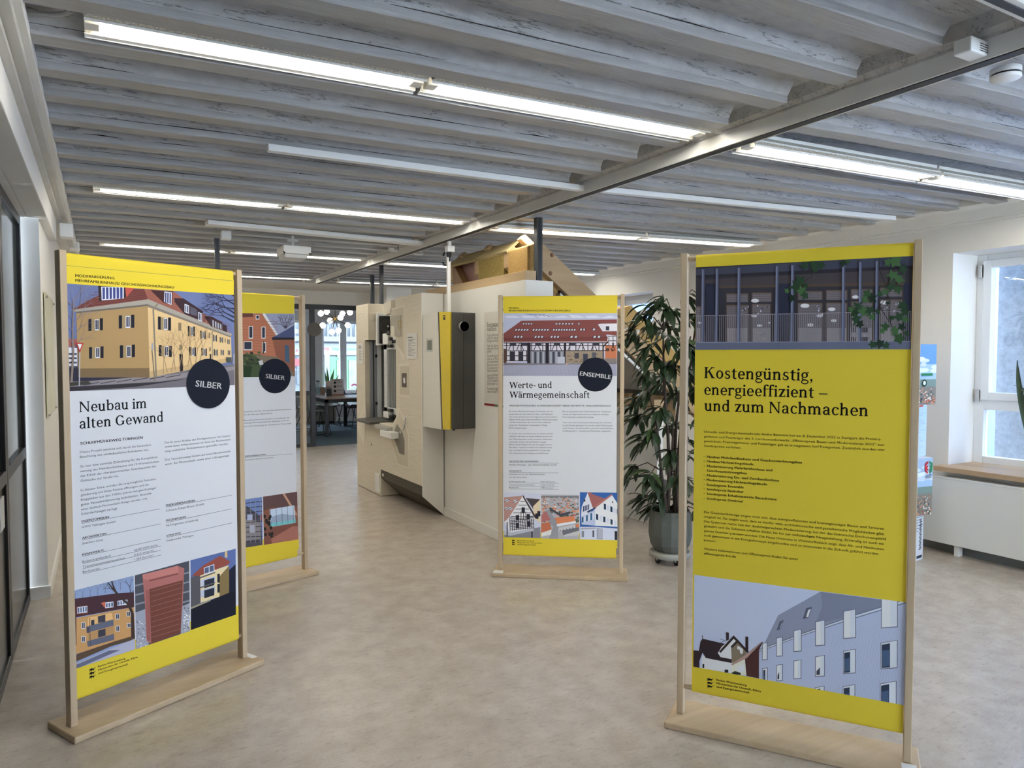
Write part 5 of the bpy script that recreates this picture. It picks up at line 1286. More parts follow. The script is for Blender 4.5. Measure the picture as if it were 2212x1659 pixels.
# ================================================================== EXHIBITION WALL AND WHAT HANGS ON IT
XW = 2.88
wallp = mat('exhibit_white_board', (.80, .785, .74), .5)
plast = mat('rough_cream_plaster', (.72, .665, .55), .8, bump=(22, .55, (.25, .25, 2.2)), noise=(10, .35, (.66, .60, .49)), stretch=(.4, .4, 3))
plast2 = mat('smooth_cream_plaster', (.74, .69, .58), .7, bump=(50, .2))
o = thing('exhibition_wall', 'white exhibition wall carrying the yellow and grey heater', 'display wall', (XW + .1, 5.6, 0))
MB().box((XW, 4.863, 0), (XW + .02, 8.9, 2.147)).build('front_panel', wallp, o, bevel=.002)
MB().box((XW + .02, 4.863, 0), (XW + .257, 4.883, 2.147)).build('end_panel', wallp, o, bevel=.002)
MB().box((XW - .016, 4.85, 0), (XW, 6.39, .085)).build('baseboard', wallp, o, bevel=.003)

XF = 2.648
fm = thing('facade_model', 'cream plastered facade section model with open shutter box and window', 'exhibit model', (2.76, 7.4, 0))
m = MB().box((XF, 6.412, .30), (2.868, 7.11, 2.152)).box((XF, 7.11, .30), (2.868, 7.6, .815)).box((XF, 7.6, 0.004), (2.868, 8.44, .815)).box((XF, 8.12, .815), (2.868, 8.44, 2.147))
m.box((XF, 7.99, 1.73), (2.868, 8.12, 2.147))
m.build('plaster_wall', plast, fm, bevel=.004)
prof = [(XF, .205), (2.868, 0.003), (2.868, 2.15), (XF, 2.15)]
MB().prism([(x, 6.40, z) for x, z in prof], [(x, 6.412, z) for x, z in prof]).build('end_board', wallp, fm)
prof = [(XF + .004, .30), (XF + .004, .208), (2.866, .004), (2.866, .30)]
MB().prism([(x, 6.412, z) for x, z in prof], [(x, 7.6, z) for x, z in prof]).build('base_insulation', mat('dark_perimeter_board', (.085, .072, .052), .85, bump=(60, .4)), fm)
MB().tube([(XF + .004, 7.53, .25), (XF - .001, 7.53, .25)], .018, 16).build('plug', wallp, fm)
def slabpx(pts, X, t, name, mt, parent, T=(0, 0, 1)):
    q = [at_x(T[0] + x / T[2], T[1] + y / T[2], X) for x, y in pts]
    a = 0
    for i in range(len(q)):
        y0, z0 = q[i].y, q[i].z; y1, z1 = q[(i + 1) % len(q)].y, q[(i + 1) % len(q)].z
        a += y0 * z1 - y1 * z0
    if a > 0: q = q[::-1]
    return MB().prism([Vector((X - t, v.y, v.z)) for v in q][::-1], [Vector((X, v.y, v.z)) for v in q][::-1]).build(name, mt, parent)
K7 = (770, 650, 5.533)
slabpx([(410, 92), (575, 48), (580, 745), (475, 510), (472, 420), (412, 420)], XF, .002, 'mesh_layer', plast2, fm, K7)
slabpx([(420, 108), (562, 75), (566, 640), (480, 505), (480, 425), (420, 425)], XF, .004, 'render_layer', mat('grey_beige_render', (.60, .55, .44), .8, bump=(40, .3)), fm, K7)
slabpx([(508, 752), (642, 742), (642, 1162), (508, 1140)], XF, .002, 'mesh_layer', plast2, fm, K7)
slabpx([(520, 782), (630, 776), (630, 1128), (520, 1118)], XF, .004, 'render_layer', MATS['grey_beige_render'], fm, K7)
slabpx([(550, 864), (603, 864), (603, 1034), (550, 1028)], XF, .008, 'sample_plate', mat('taupe_plate', (.12, .095, .08), .6), fm, K7)
slabpx([(570, 925), (590, 915), (594, 975), (582, 990), (572, 970)], XF, .011, 'sample_plug', plasticw, fm, K7)
K8 = (760, 880, 5.53)
slabpx([(436, 300), (540, 100), (560, -10), (640, 170), (680, 320), (686, 735), (545, 690)], XF, .002, 'mesh_layer', plast2, fm, K8)
slabpx([(450, 315), (545, 130), (572, 30), (625, 180), (668, 320), (674, 712), (556, 675)], XF, .004, 'render_layer', MATS['grey_beige_render'], fm, K8)
slabpx([(500, 318), (545, 200), (610, 300), (634, 400), (634, 568), (575, 548)], XF, .007, 'insulation_board', mat('grey_insulation', (.21, .195, .16), .8, bump=(80, .3)), fm, K8)
slabpx([(62, 250), (80, 150), (160, -80), (170, 90), (150, 440)], XF, .002, 'mesh_layer', plast2, fm, K8)
for x, y in ((588, 296), (640, 132), (112, 160)):
    c = at_x(K8[0] + x / 5.53, K8[1] + y / 5.53, XF)
    MB().tube([(XF, c.y, c.z), (XF - .012, c.y, c.z)], .011, 12).build('plug', plasticw, fm)
m = MB(); q = [at_x(760 + x / 5.53, 880 + y / 5.53, XF - .02) for x, y in ((645, 125), (632, 165), (640, 190), (620, 215), (625, 240), (606, 270))]
m.tube(q, .005, 6).build('wall_anchor', metal, fm)
q = at_x(803, 960, XF)
MB().box((XF - .002, q.y - .01, q.z - .012), (XF, q.y + .01, q.z + .012)).build('screw_hole', black, fm)
q = at_x(817, 1048, XF)
MB().box((XF - .012, 7.62, .04), (XF, 7.76, .24)).build('sample_plate', plasticw, fm)
# window inside the opening
XP = 2.80
Yp = lambda x: at_x(x, 830, XP).y
m = MB()
m.box((XP - .02, 8.06, .82), (XP + .03, 8.12, 1.75)).build('window_frame', pvc, fm, bevel=.003)
m = MB().box((2.70, 8.085, .82), (2.735, 8.12, 1.76)).box((2.745, 8.07, .82), (2.78, 8.12, 1.76))
m.build('guide_rail', mat('anodised_rail', (.34, .36, .40), .35, metal=.5), fm, bevel=.002)
MB().box((2.735, 8.075, .82), (2.746, 8.10, 1.76)).build('seal', black, fm)
m = MB()
a, b = Yp(836), Yp(851)
m.box((XP, b - .3, .90), (XP + .05, a + .10, .97)).box((XP, b - .3, 1.62), (XP + .05, a + .10, 1.69)).box((XP, a, .9), (XP + .05, a + .10, 1.69))
m.build('sash', pvc, fm, bevel=.004)
m = MB()
for i in range(7): m.box((XP + .01, a - .07 - i * .055, .97), (XP + .04, a - .03 - i * .055, 1.62))
m.build('shutter_slat', mat('grey_slats', (.24, .25, .24), .4, metal=.2), fm, bevel=.006)
MB().box((XP + .04, 7.11, .83), (XP + .06, 8.06, 1.73)).build('pane', mat('dark_glass', (.06, .065, .07), .1), fm)
m = MB()
for z, h in ((1.68, .10), (.86, .07)): m.box((XP - .06, Yp(849), z), (XP - .01, Yp(838), z + h))
m.box((XP - .05, Yp(842), 1.70), (XP - .03, Yp(836), 1.8))
m.build('corner_fitting', plasticw, fm, bevel=.004)
m = MB()
for z in (1.64, 1.72, .86, .93, 1.79): m.box((XP - .05, Yp(852), z), (XP - .012, Yp(845), z + .035))
for z in (1.55, 1.0): m.tube([(XP - .03, 8.05, z), (XP - .05, 8.05, z)], .018, 12)
m.box((2.66, 8.06, 1.72), (2.80, 8.12, 1.76))
m.build('hardware', black, fm, bevel=.003)
m = MB()
for i in range(10): m.box((XP - .03, a + .03, 1.0 + i * .06), (XP - .024, a + .045, 1.03 + i * .06))
m.build('hole_strip', black, fm)
# shutter box, cut open
YS2 = 7.93
a, b = at_y(819, 742, YS2), at_y(846, 683, YS2)
MB().box((a.x, YS2 - .02, a.z), (b.x + .02, YS2 + .05, b.z)).build('shutter_box', rubber, fm, bevel=.01)
MB().box((a.x - .02, YS2 + .0, a.z - .02), (b.x + .02, YS2 + .06, b.z + .03)).build('box_plate', pvc, fm)
c = at_y(838, 705, YS2 - .03)
m = MB()
for i in range(7):
    rr = .012 + i * .012
    k = [(c.x + rr * cos(t * .22), YS2 - .024, c.z + rr * sin(t * .22)) for t in range(30)]
    m.tube(k, .0022, 5)
m.build('shutter_roll', mat('roll_edge', (.10, .10, .10), .4), fm)
MB().lathe([(.012, 0), (.012, .02), (1e-5, .02)], (c.x, YS2 - .02, c.z), 14, M=Matrix.Rotation(pi / 2, 3, 'X')).build('roll_shaft', metal, fm)
slabpx([(420, 180), (538, 168), (540, 420), (470, 420), (420, 395)], XF, .012, 'cover_plate', mat('beige_plate', (.42, .39, .32), .6), fm, K7)
slabpx([(425, 300), (470, 298), (470, 420), (425, 420)], XF, .016, 'cover_plate', plast2, fm, K7)
c = at_x(770 + 515 / 5.533, 650 + 282 / 5.533, XF - .013)
m = MB()
for i in range(10): m.tube([c + Vector((0, .03 * cos(i * .63), .05 * sin(i * .63))), c + Vector((0, .03 * cos((i + 1) * .63), .05 * sin((i + 1) * .63)))], .003, 5)
m.build('emblem', mat('gold_print', (.6, .42, .1), .4), fm)
MB().prism([at_x(*v, XF - .002) for v in ((827, 657), (845, 648), (845, 676), (830, 680))], [at_x(*v, XF - .002) + Vector((.12, 0, 0)) for v in ((827, 657), (845, 648), (845, 676), (830, 680))]).build('upper_reveal', plast2, fm)
# sills
a = at_z(783, 902, .845)
MB().prism([(2.53, 8.15, .80), (2.80, 8.15, .815), (2.80, 8.15, .84), (2.53, 8.15, .825)], [(2.53, 7.62, .80), (2.80, 7.62, .815), (2.80, 7.62, .84), (2.53, 7.62, .825)]).build('outer_sill', mat('grey_sill', (.10, .098, .09), .5), fm, bevel=.003)
MB().box((2.575, 7.2, .765), (2.80, 7.60, .80)).build('sill_support', mat('grey_foam', (.42, .41, .38), .7), fm, bevel=.003)
MB().box((2.555, 7.02, .70), (2.70, 7.35, .765)).build('drip_block', plasticw, fm, bevel=.006)

# cards on the facade
def card(pts, X, t, label, T, lines):
    q = [at_x(T[0] + x / T[2], T[1] + y / T[2], X) for x, y in pts]
    mb = MB().prism([Vector((X - t, v.y, v.z)) for v in q], [Vector((X, v.y, v.z)) for v in q])
    mb.ink = [(.74, .73, .70)] * len(mb.f)
    pr = Print(mb, (X - t - .0003, 0, 0), (-1, 0, 0)); pr.T(*T)
    for x0, x1, y, h in lines: pr.rect((70, 70, 74), x0, y, x1, y + h)
    c = (q[0] + q[2]) / 2
    return tag(mb.build('info_card', cloth, loc=c), label, 'info card')
L = [(612, 670, 430, 9)] + [(618, 618 + w_, 456 + i * 15, 4) for i, w_ in enumerate((85, 55, 60, 90, 30, 88, 20, 50, 80, 66, 40, 92, 34, 66))]
card([(604, 390), (726, 385), (726, 690), (604, 692)], XF - .003, .004, 'white text card on the right half of the facade model', K7, L)
L = [(24, 58, 538 + i * 12, 5) for i in range(3)] + [(34, 34 + w_, 590 + i * 12, 3) for i, w_ in enumerate((20, 28, 14, 30, 26, 12, 30, 24, 18, 30, 26))]
card([(14, 508), (80, 500), (80, 748), (14, 752)], XF - .003, .004, 'narrow text card on the left end of the facade model', K7, L)

# heater
yH = at_x(1027, 800, XW).y
xH = at_y(975, 800, yH).x
ht = thing('heater', 'wall hung heater with white front, yellow stripe and dark grey side', 'heater', (2.75, 5.95, 1.4))
zt = at_y(975, 674, yH).z; zb = at_y(975, 928, yH).z
dg = mat('anthracite_sheet', (.062, .060, .056), .45)
MB().box((xH + .012, yH, zb), (XW, yH + .62, zt)).build('body', dg, ht, bevel=.006)
MB().box(((xH + XW) / 2 - .001, yH - .0015, zb), ((xH + XW) / 2 + .002, yH + .001, zt)).build('seam', black, ht)
slabpx([(975, 674), (951, 674), (959, 927.5), (975, 928)], xH + .012, .012, 'yellow_stripe', mat('yellow_sheet', (.72, .55, .02), .4), ht)
slabpx([(951, 675), (947.5, 674.5), (956, 927.5), (959, 927.5)], xH + .012, .006, 'gap_strip', rubber, ht)
yl = at_x(917, 800, xH).y
slabpx([(947.5, 673.5), (917, 680), (917, 921), (956, 927.5)], xH + .012, .014, 'white_front', mat('white_sheet', (.74, .72, .66), .35), ht)
slabpx([(921, 731), (934.5, 731), (934.5, 759.5), (922, 760)], xH - .002, .004, 'display_frame', mat('pale_bezel', (.55, .56, .52), .4), ht)
slabpx([(923.5, 735.5), (932.8, 735), (932.8, 756), (923.5, 756)], xH - .006, .002, 'display', mat('lcd', (.17, .185, .15), .25), ht)
slabpx([(957.5, 681), (962, 680.5), (962, 691), (958, 691)], xH, .002, 'brand_mark', rubber, ht)
slabpx([(958.6, 683), (961, 683), (961, 685.5), (958.6, 685.5)], xH - .002, .001, 'brand_mark', MATS['yellow_sheet'], ht)
c = at_y(1003.5, 705, yH - .03)
MB().lathe([(.025, 0), (.043, .0), (.043, .03)], (c.x, yH - .001, c.z), 24, M=Matrix.Rotation(pi / 2, 3, 'X')).lathe([(.025, .03), (.043, .03)], (c.x, yH - .001, c.z), 24, M=Matrix.Rotation(pi / 2, 3, 'X')).build('outlet_ring', mat('grey_ring', (.50, .50, .50), .45), ht)
MB().lathe([(.026, .028), (1e-5, .028)], (c.x, yH - .001, c.z), 24, M=Matrix.Rotation(pi / 2, 3, 'X')).build('outlet_hole', black, ht)
MB().tube([(xH + .03, yH + .02, zb), (xH + .03, yH + .02, zb - .012)], .01, 10).build('foot', rubber, ht)

# white cable pole with plug
cp = thing('cable_pole', 'white vertical cable conduit with black plug above the heater', 'cable pole', (2.75, 6.01, zt))
pt_, pb_ = at_x(969, 552, 2.75), at_x(969, 672, 2.75)
MB().box((2.735, 5.995, zt + .012), (2.765, 6.025, pt_.z)).build('conduit', plasticw, cp, bevel=.003)
a = at_x(972, 548, 2.75)
MB().lathe([(.02, a.z - .03), (.024, a.z + .02), (.03, a.z + .03)], (2.75, 6.0, 0), 14).build('plug', rubber, cp)
b = at_x(973, 537, 2.75)
MB().box((2.72, 5.96, b.z - .03), (2.79, 6.03, b.z + .025)).build('socket', plasticw, cp, bevel=.004)
MB().box((2.737, 5.98, b.z + .025), (2.765, 6.01, ZJ + .003)).build('stem', plasticw, cp)
c = at_x(964, 557, 2.75)
k = [c + Vector((-.0 + .005 * sin(t), .075 * cos(.4 + t * .45), .068 * sin(.4 + t * .45))) for t in range(13)]
MB().tube(k, .008, 8).build('cable_loop', rubber, cp)

# wall poster
pm = MB()
q = [at_x(x, y, XW - .004) for x, y in ((1046, 671), (1130, 660), (1130, 886), (1046, 870))]
y1, y0 = q[0].y, q[1].y
zT, zB = 1.925, 1.155
pm.box((XW - .0045, y0, zB), (XW - .0005, y1, zT)); pm.ink = [(.66, .635, .575)] * 6
pr = Print(pm, (XW - .0049, 0, 0), (-1, 0, 0)); pr.T(760, 620, 6.38)
pr.text('Energiesparend modernisieren?', (1865, 545), (2300, 520), (40, 40, 40), hs=1.2).text('modernisieren', (1865, 596), (1992, 590), (40, 40, 40), hs=1.4)
for yy, x1 in ((552, 2300), (605, 1994)): pr.line((40, 40, 40), [(1865, yy), (x1, yy - (x1 - 1865) * .05)], 5)
paras = [('Ein gut gedämmtes Haus macht unabhängig', 680), ('schont in vielerlei gleich mehr Geld und', 722), ('Energie durch Dach, Fassade und Keller', 762), ('Nach einer Dämmung lässt sich die Wärme', 826), ('aber ganz viel energiesparender', 866), ('planen', 904), ('Die Sanierung von Dach, Fenster und', 968), ('nicht nur im Winter wirksam', 1010), ('ein sommerlicher Hitzeschutz für', 1050), ('Räume wird unternommen und', 1092), ('Durch die warmen Wände', 1132), ('deutlich gesenkt', 1172), ('Sanierungsmaßnahmen an der', 1232), ('Gebäuden ist bis zu 80', 1272), ('sich für Gebäude', 1312), ('entscheiden ist auch', 1354), ('Fördergeld ausgeführt', 1418), ('viele sonstige Kosten', 1460)]
for s, y in paras: pr.text(s, (1867, y), (1867 + 9.2 * len(s), y - .28 * len(s)), (84, 82, 76), hs=1.25)
pr.poly((140, 30, 34), (1826, 1596), (1970, 1616), (1970, 1646), (1826, 1628)).poly((92, 122, 84), (1970, 1616), (2110, 1634), (2110, 1664), (1970, 1646))
pr.poly((92, 122, 84), (2060, 300), (2110, 296), (2110, 326), (2060, 330))
tag(pm.build('info_poster', cloth, loc=(XW, (y0 + y1) / 2, 1.5)), 'tall text poster on the white exhibition wall, half behind the ENSEMBLE banner', 'poster')

# ================================================================== ROOF MODEL
rw = wood_mat('spruce_beam', (.52, .375, .215), (.38, .255, .13), 0, 10, .55)
rw2 = wood_mat('spruce_pale', (.58, .43, .26), (.46, .32, .17), 1, 10, .55)
zu = lambda x: 2.488 - .74 * (x - 3.11)
zl = lambda x: zu(x) - .224
rm = thing('roof_model', 'cut open wooden roof section with rafters and insulation on the white wall', 'exhibit model', (3.6, 5.6, 1.1))
X0, X1 = 3.045, 4.95
for i, (a, b) in enumerate(((5.02, 5.088), (5.425, 5.508), (5.995, 6.075), (6.555, 6.635))):
    x0 = 3.10 if i == 0 else X0
    pf = [(x0, zl(x0)), (X1, zl(X1)), (X1, zu(X1)), (3.10, zu(3.10)), (x0, zu(3.10) - .74 * max(0, 3.10 - x0))]
    if x0 == 3.10: pf = pf[:4]
    pf = [(x, max(z, .9)) for x, z in pf]
    MB().prism([(x, a, z) for x, z in pf], [(x, b, z) for x, z in pf][:]).build('rafter', rw, rm, bevel=.002)
for x, z in ((3.155, 2.41), (3.14, 2.26)):
    MB().lathe([(.018, 0), (.018, .002), (1e-5, .002)], (x + .07, 5.0198, z - .03), 14, M=Matrix.Rotation(pi / 2, 3, 'X')).build('knot', mat('knot_brown', (.20, .09, .05), .6), rm)
def bay(a, b, name, m, x0=3.055, x1=3.53):
    pf = [(x0, 2.232), (x1, zl(x1) + .01), (x1, zu(x1) - .01), (3.11, zu(3.11) - .01), (x0, 2.448)]
    MB().prism([(x, a, z) for x, z in pf], [(x, b, z) for x, z in pf]).build(name, m, rm, bevel=.008)
bay(5.093, 5.42, 'wood_fibre_batt', mat('wood_fibre', (.50, .33, .12), .9, noise=(60, .3, (.38, .235, .08)), bump=(50, .7)), 3.035)
bay(5.512, 5.99, 'mineral_wool_batt', mat('mineral_wool', (.36, .27, .09), .95, noise=(40, .3, (.24, .18, .05)), bump=(40, 1.0)), 3.04)
MB().prism([(3.13, 6.08, 2.215), (3.43, 6.08, zl(3.43)), (3.43, 6.08, zu(3.43)), (3.13, 6.08, 2.46)], [(3.13, 6.55, 2.215), (3.43, 6.55, zl(3.43)), (3.43, 6.55, zu(3.43)), (3.13, 6.55, 2.46)]).build('vapour_sheet', mat('pink_membrane', (.36, .20, .17), .5), rm)
MB().prism([(3.05, 6.31, 2.217), (3.128, 6.31, 2.217), (3.128, 6.31, 2.227), (3.05, 6.31, 2.227)], [(3.05, 6.55, 2.217), (3.128, 6.55, 2.217), (3.128, 6.55, 2.46), (3.05, 6.55, 2.46)]).build('side_board', wood_mat('brown_board', (.34, .19, .08), (.26, .14, .055), 2, 12), rm)
fib = mat('soft_fibre_board', (.44, .36, .19), .9, noise=(60, .3, (.36, .29, .14)), bump=(60, .4))
for a, b in ((5.43, 6.01), (6.03, 6.63)):
    pf = [(3.025, 2.448), (3.14, 2.55), (3.155, 2.535), (3.04, 2.428)]
    MB().prism([(x, a, z) for x, z in pf], [(x, b, z) for x, z in pf]).build('ridge_board', fib, rm, bevel=.003)
    pf = [(3.155, 2.535), (3.14, 2.55), (3.58, zu(3.58) + .05), (3.58, zu(3.58) + .03)]
    MB().prism([(x, a, z) for x, z in pf], [(x, b, z) for x, z in pf]).build('ridge_board', fib, rm)
for a, b in ((5.27, 5.34), (5.88, 5.96), (6.42, 6.50)):
    pf = [(3.065, 2.549), (3.11, 2.589), (3.83, 2.589 - .72 * .74), (3.80, 2.549 - .735 * .74)]
    pf = [(x + .01, z - .015) for x, z in pf]
    MB().prism([(x, a, z) for x, z in pf], [(x, b, z) for x, z in pf]).build('batten', rw2, rm, bevel=.002)
MB().box((2.905, 4.90, 2.10), (3.0, 6.9, 2.225)).build('top_plate', rw2, rm, bevel=.003)
MB().box((3.23, 5.1, 2.03), (3.32, 6.55, 2.15)).build('purlin', MATS['brown_board'], rm, bevel=.003)
# inner lining, underside shade put into its grey, its white edge, membrane gap
xa, xb = 3.33, 4.44
zz = lambda x, d: zl(x) + d
pf = [(xa, zz(xa, -.05)), (xb, zz(xb, -.05)), (xb, zz(xb, -.03)), (xa, zz(xa, -.03))]
MB().prism([(x, 5.06, z) for x, z in pf], [(x, 6.62, z) for x, z in pf]).build('lining', mat('shaded_lining', (.36, .345, .315), .7), rm)
pf = [(xa, zz(xa, -.052)), (xb, zz(xb, -.052)), (xb, zz(xb, -.024)), (xa, zz(xa, -.024))]
MB().prism([(x, 5.05, z) for x, z in pf], [(x, 5.06, z) for x, z in pf]).build('lining_edge', trimw, rm)
pf = [(xa, zz(xa, -.024)), (xb + .1, zz(xb + .1, -.024)), (xb + .1, zz(xb + .1, -.002)), (xa, zz(xa, -.002))]
MB().prism([(x, 5.055, z) for x, z in pf], [(x, 6.62, z) for x, z in pf]).build('counter_layer', mat('dark_brown_gap', (.04, .03, .022), .8), rm)
pf = [(3.85, zu(3.85) + .002), (4.9, zu(4.9) + .002), (4.9, zu(4.9) + .014), (3.85, zu(3.85) + .014)]
MB().prism([(x, 5.03, z) for x, z in pf], [(x, 6.05, z) for x, z in pf]).build('membrane', rubber, rm)
pf = [(3.90, zu(3.90) + .016), (3.90, 1.955), (4.085, 2.0), (4.92, zu(4.92) + .19), (4.92, zu(4.92) + .016)]
MB().prism([(x, 5.06, z) for x, z in pf], [(x, 5.65, z) for x, z in pf]).build('wood_fibre_board', mat('wood_fibre_panel', (.52, .345, .135), .9, noise=(60, .3, (.42, .27, .09)), bump=(60, .5)), rm, bevel=.004)
MB().box((4.35, 5.05, 1.055), (4.47, 6.62, 1.152)).build('wall_plate', rw2, rm, bevel=.003)
kw = thing('knee_wall', 'low white wall panel under the roof model behind the potted plant', 'display wall', (4.4, 5.6, 0))
MB().box((4.39, 5.05, 0), (4.46, 7.2, 1.055)).build('panel', wallp, kw)
MB().box((4.375, 5.05, 0), (4.39, 7.2, .085)).build('baseboard', wallp, kw)

# ================================================================== RADIATOR, DISPLAY BOXES
radm = mat('radiator_enamel', (.76, .76, .73), .35)
rd = thing('radiator', 'long flat white radiator below the oak window sill', 'radiator', (5.76, 2.2, 0))
MB().box((5.705, .1, .085), (5.725, 3.45, .60)).box((5.728, .12, .09), (5.795, 3.43, .585)).build('panel', radm, rd, bevel=.004)
MB().box((5.70, .1, .595), (5.80, 3.45, .612)).build('top_grille', radm, rd, bevel=.003)
for y in (3.12, 1.6, .5):
    MB().box((5.73, y - .018, 0), (5.785, y + .018, .09)).build('foot', radm, rd, bevel=.003)
def dbox(name, c, rz, w_, z0, z1, label, art):
    """printed cardboard cube; art paints the side that faces the room"""
    R = Matrix.Rotation(rz, 3, 'Z'); h = w_ / 2
    co_ = [R @ Vector((sx * h, sy_ * h, 0)) + Vector(c) for sx, sy_ in ((-1, -1), (1, -1), (1, 1), (-1, 1))]
    mb = MB().prism([v + Vector((0, 0, z0)) for v in co_], [v + Vector((0, 0, z1)) for v in co_])
    mb.ink = [(.70, .71, .73)] * len(mb.f)
    n = R @ Vector((0, -1, 0)); n2 = R @ Vector((-1, 0, 0))
    for nn, o0, u in ((n, co_[0], R @ Vector((1, 0, 0))), (n2, co_[3], R @ Vector((0, -1, 0)))):
        L0 = [0]
        def q(cc, x0, y0, x1, y1):
            L0[0] += 1
            P = lambda a, b: o0 + u * (a * w_) + Vector((0, 0, z0 + (z1 - z0) * b)) + nn * (.0004 + L0[0] * .00003)
            f = [P(x0, y0), P(x1, y0), P(x1, y1), P(x0, y1)]
            mb.add(f, [(0, 1, 2, 3)], 0, False, tuple(v * 1.25 for v in lin(cc)))
        def qp(cc, pts):
            L0[0] += 1
            f = [o0 + u * (a * w_) + Vector((0, 0, z0 + (z1 - z0) * b)) + nn * (.0004 + L0[0] * .00003) for a, b in pts]
            mb.add(f, [tuple(range(len(f)))], 0, False, tuple(v * 1.25 for v in lin(cc)))
        art(q, qp)
    return tag(mb.build(name, cloth, loc=(c[0], c[1], z0)), label, 'display box', 'stacked display boxes by the window')
rb = random.Random(21)
def town(q, qp, horizon, top=(96, 140, 190)):
    q(top, 0, horizon, 1, 1); q((150, 178, 206), 0, horizon, 1, horizon + .25)
    for i in range(26):
        x, y = rb.random(), horizon + .14 + (rb.random() ** 2) * .2
        c = rb.randint(0, 26); w2 = rb.uniform(.06, .14)
        qp((180 + c, 194 + c, 210 + c), [(max(0, min(1, x + w2 * cos(t * .42))), min(.98, y + .035 * sin(t * .42))) for t in range(15)])
    q((112, 132, 128), 0, horizon - .12, 1, horizon)
    q((120, 118, 112), 0, 0, 1, horizon - .12)
    for i in range(170):
        x = rb.random() * .95; y = rb.random() * (horizon - .16); s = .012 + .03 * (1 - y / horizon)
        q(rb.choice([(170, 120, 100), (190, 140, 112), (206, 200, 190), (84, 92, 80), (60, 66, 64), (150, 88, 76), (200, 196, 188)]), x, y, x + s, y + s * .8)
def art_top(q, qp):
    town(q, qp, .42)
    qp((40, 120, 70), [(.10 + .09 * cos(t * .4), .72 + .08 * sin(t * .4)) for t in range(16)])
    q((40, 110, 70), .62, .48, .9, .52)
    qp((40, 60, 50), [(.70 + .06 * cos(t * .4), .36 + .06 * sin(t * .4)) for t in range(16)]); qp((200, 206, 206), [(.70 + .035 * cos(t * .4), .36 + .035 * sin(t * .4)) for t in range(16)])
def art_blank(q, qp):
    q((176, 196, 220), 0, 0, 1, 1); q((186, 90, 84), 0, .95, .8, .985)
    for i in range(20): q((150, 168, 192), .06, .86 - i * .04, .06 + rb.uniform(.5, .88), .87 - i * .04)
def art_logo(q, qp):
    town(q, qp, .5, (150, 172, 196))
    def hexring(cx, cy, R, a0, c):
        pts = [(cx + R * cos(a0 + i * pi / 3), cy + R * .98 * sin(a0 + i * pi / 3)) for i in range(4)]
        inn = [(cx + R * .55 * cos(a0 + i * pi / 3), cy + R * .54 * sin(a0 + i * pi / 3)) for i in range(4)]
        qp(c, pts + inn[::-1])
    hexring(.86, .86, .09, pi / 2, (176, 40, 46)); hexring(.90, .86, .09, -pi / 2, (44, 120, 78))
    hexring(.86, .80, .08, pi / 2, (176, 40, 46)); hexring(.90, .80, .08, -pi / 2, (44, 120, 78))
    for i in range(3): q((70, 70, 74), .80, .70 - i * .025, .96, .71 - i * .025)
def art_text(q, qp):
    q((190, 196, 206), 0, 0, 1, 1)
    for i in range(6): q((110, 120, 136), .45, .92 - i * .06, .97 - (i % 3) * .1, .935 - i * .06)
    for i in range(24):
        y = .22 + i * .014 * 2; q((40, 46, 60), .80 + (i % 3) * .02, y, .9 + (i % 2) * .03, y + .018)
    q((50, 54, 64), .70, .04, .95, .1)
dbox('display_box', (5.252, 3.36, 0), .12, .34, 0, .358, 'lowest white text box of the stack beside the radiator', art_text)
dbox('display_box', (5.235, 3.37, 0), -.10, .42, .36, .79, 'display box with red and green emblem and town photo, second from the bottom', art_logo)
dbox('display_box', (5.25, 3.37, 0), .22, .38, .792, 1.19, 'plain pale blue display box, third from the bottom of the stack', art_blank)
dbox('display_box', (5.235, 3.37, 0), -.12, .43, 1.192, 1.64, 'topmost display box of the stack, with blue sky and town photo', art_top)
# ================================================================== PLANTS
leafm = mat('dark_leaf', (.028, .055, .024), .38, spec=.5, noise=(9, .3, (.014, .030, .013)))
leafl = mat('fresh_leaf', (.06, .11, .03), .4, noise=(9, .3, (.035, .07, .02)))
barkm = mat('brown_stem', (.055, .035, .025), .7, noise=(30, .3, (.03, .02, .015)), stretch=(1, 1, .3))
potm = mat('grey_planter', (.105, .115, .105), .75, bump=(60, .15))
def leaf_blade(mb, base, d, L, w, droop, mi=0, roll=0.0):
    d = Vector(d).normalized(); n = 6
    side = d.cross(Vector((0, 0, 1)))
    if side.length < .05: side = Vector((1, 0, 0))
    side.normalize()
    p = Vector(base); vs = []
    for i in range(n + 1):
        t = i / n
        ww = w * (sin(pi * min(1, t * .94 + .05)) ** .7) * .5 if i < n else .0006
        up_ = side.cross(d).normalized()
        s2 = side * cos(roll) + up_ * sin(roll)
        vs += [p - s2 * ww + up_ * ww * .35, p - up_ * .0, p + s2 * ww + up_ * ww * .35]
        d = (d + Vector((0, 0, -droop / n))).normalized()
        side = (side - d * side.dot(d)).normalized()
        p = p + d * (L / n)
    fs = []
    for i in range(n):
        a = i * 3
        fs += [(a, a + 1, a + 4, a + 3), (a + 1, a + 2, a + 5, a + 4)]
    mb.add(vs, fs, mi, True)
PC = Vector((3.695, 4.10, 0))
pp = thing('potted_plant', 'tall potted plant with long dark drooping leaves in a grey pot', 'plant', (PC.x, PC.y, .092))
k = [(.085, .092), (.115, .094), (.150, .15), (.163, .22), (.160, .30), (.150, .385), (.146, .40), (.138, .40), (.140, .36), (1e-5, .36)]
MB().lathe(k[:9], PC, 14, smooth=False).build('pot', potm, pp)
MB().lathe([(.141, .362), (.05, .372), (1e-5, .372)], PC, 16).build('soil', mat('soil', (.02, .016, .012), .95, bump=(60, .8)), pp)
rp = random.Random(12)
VR = Vector((RGT.x, RGT.y, 0)); VF = Vector((FWD.x, FWD.y, 0)).normalized()
stems = []
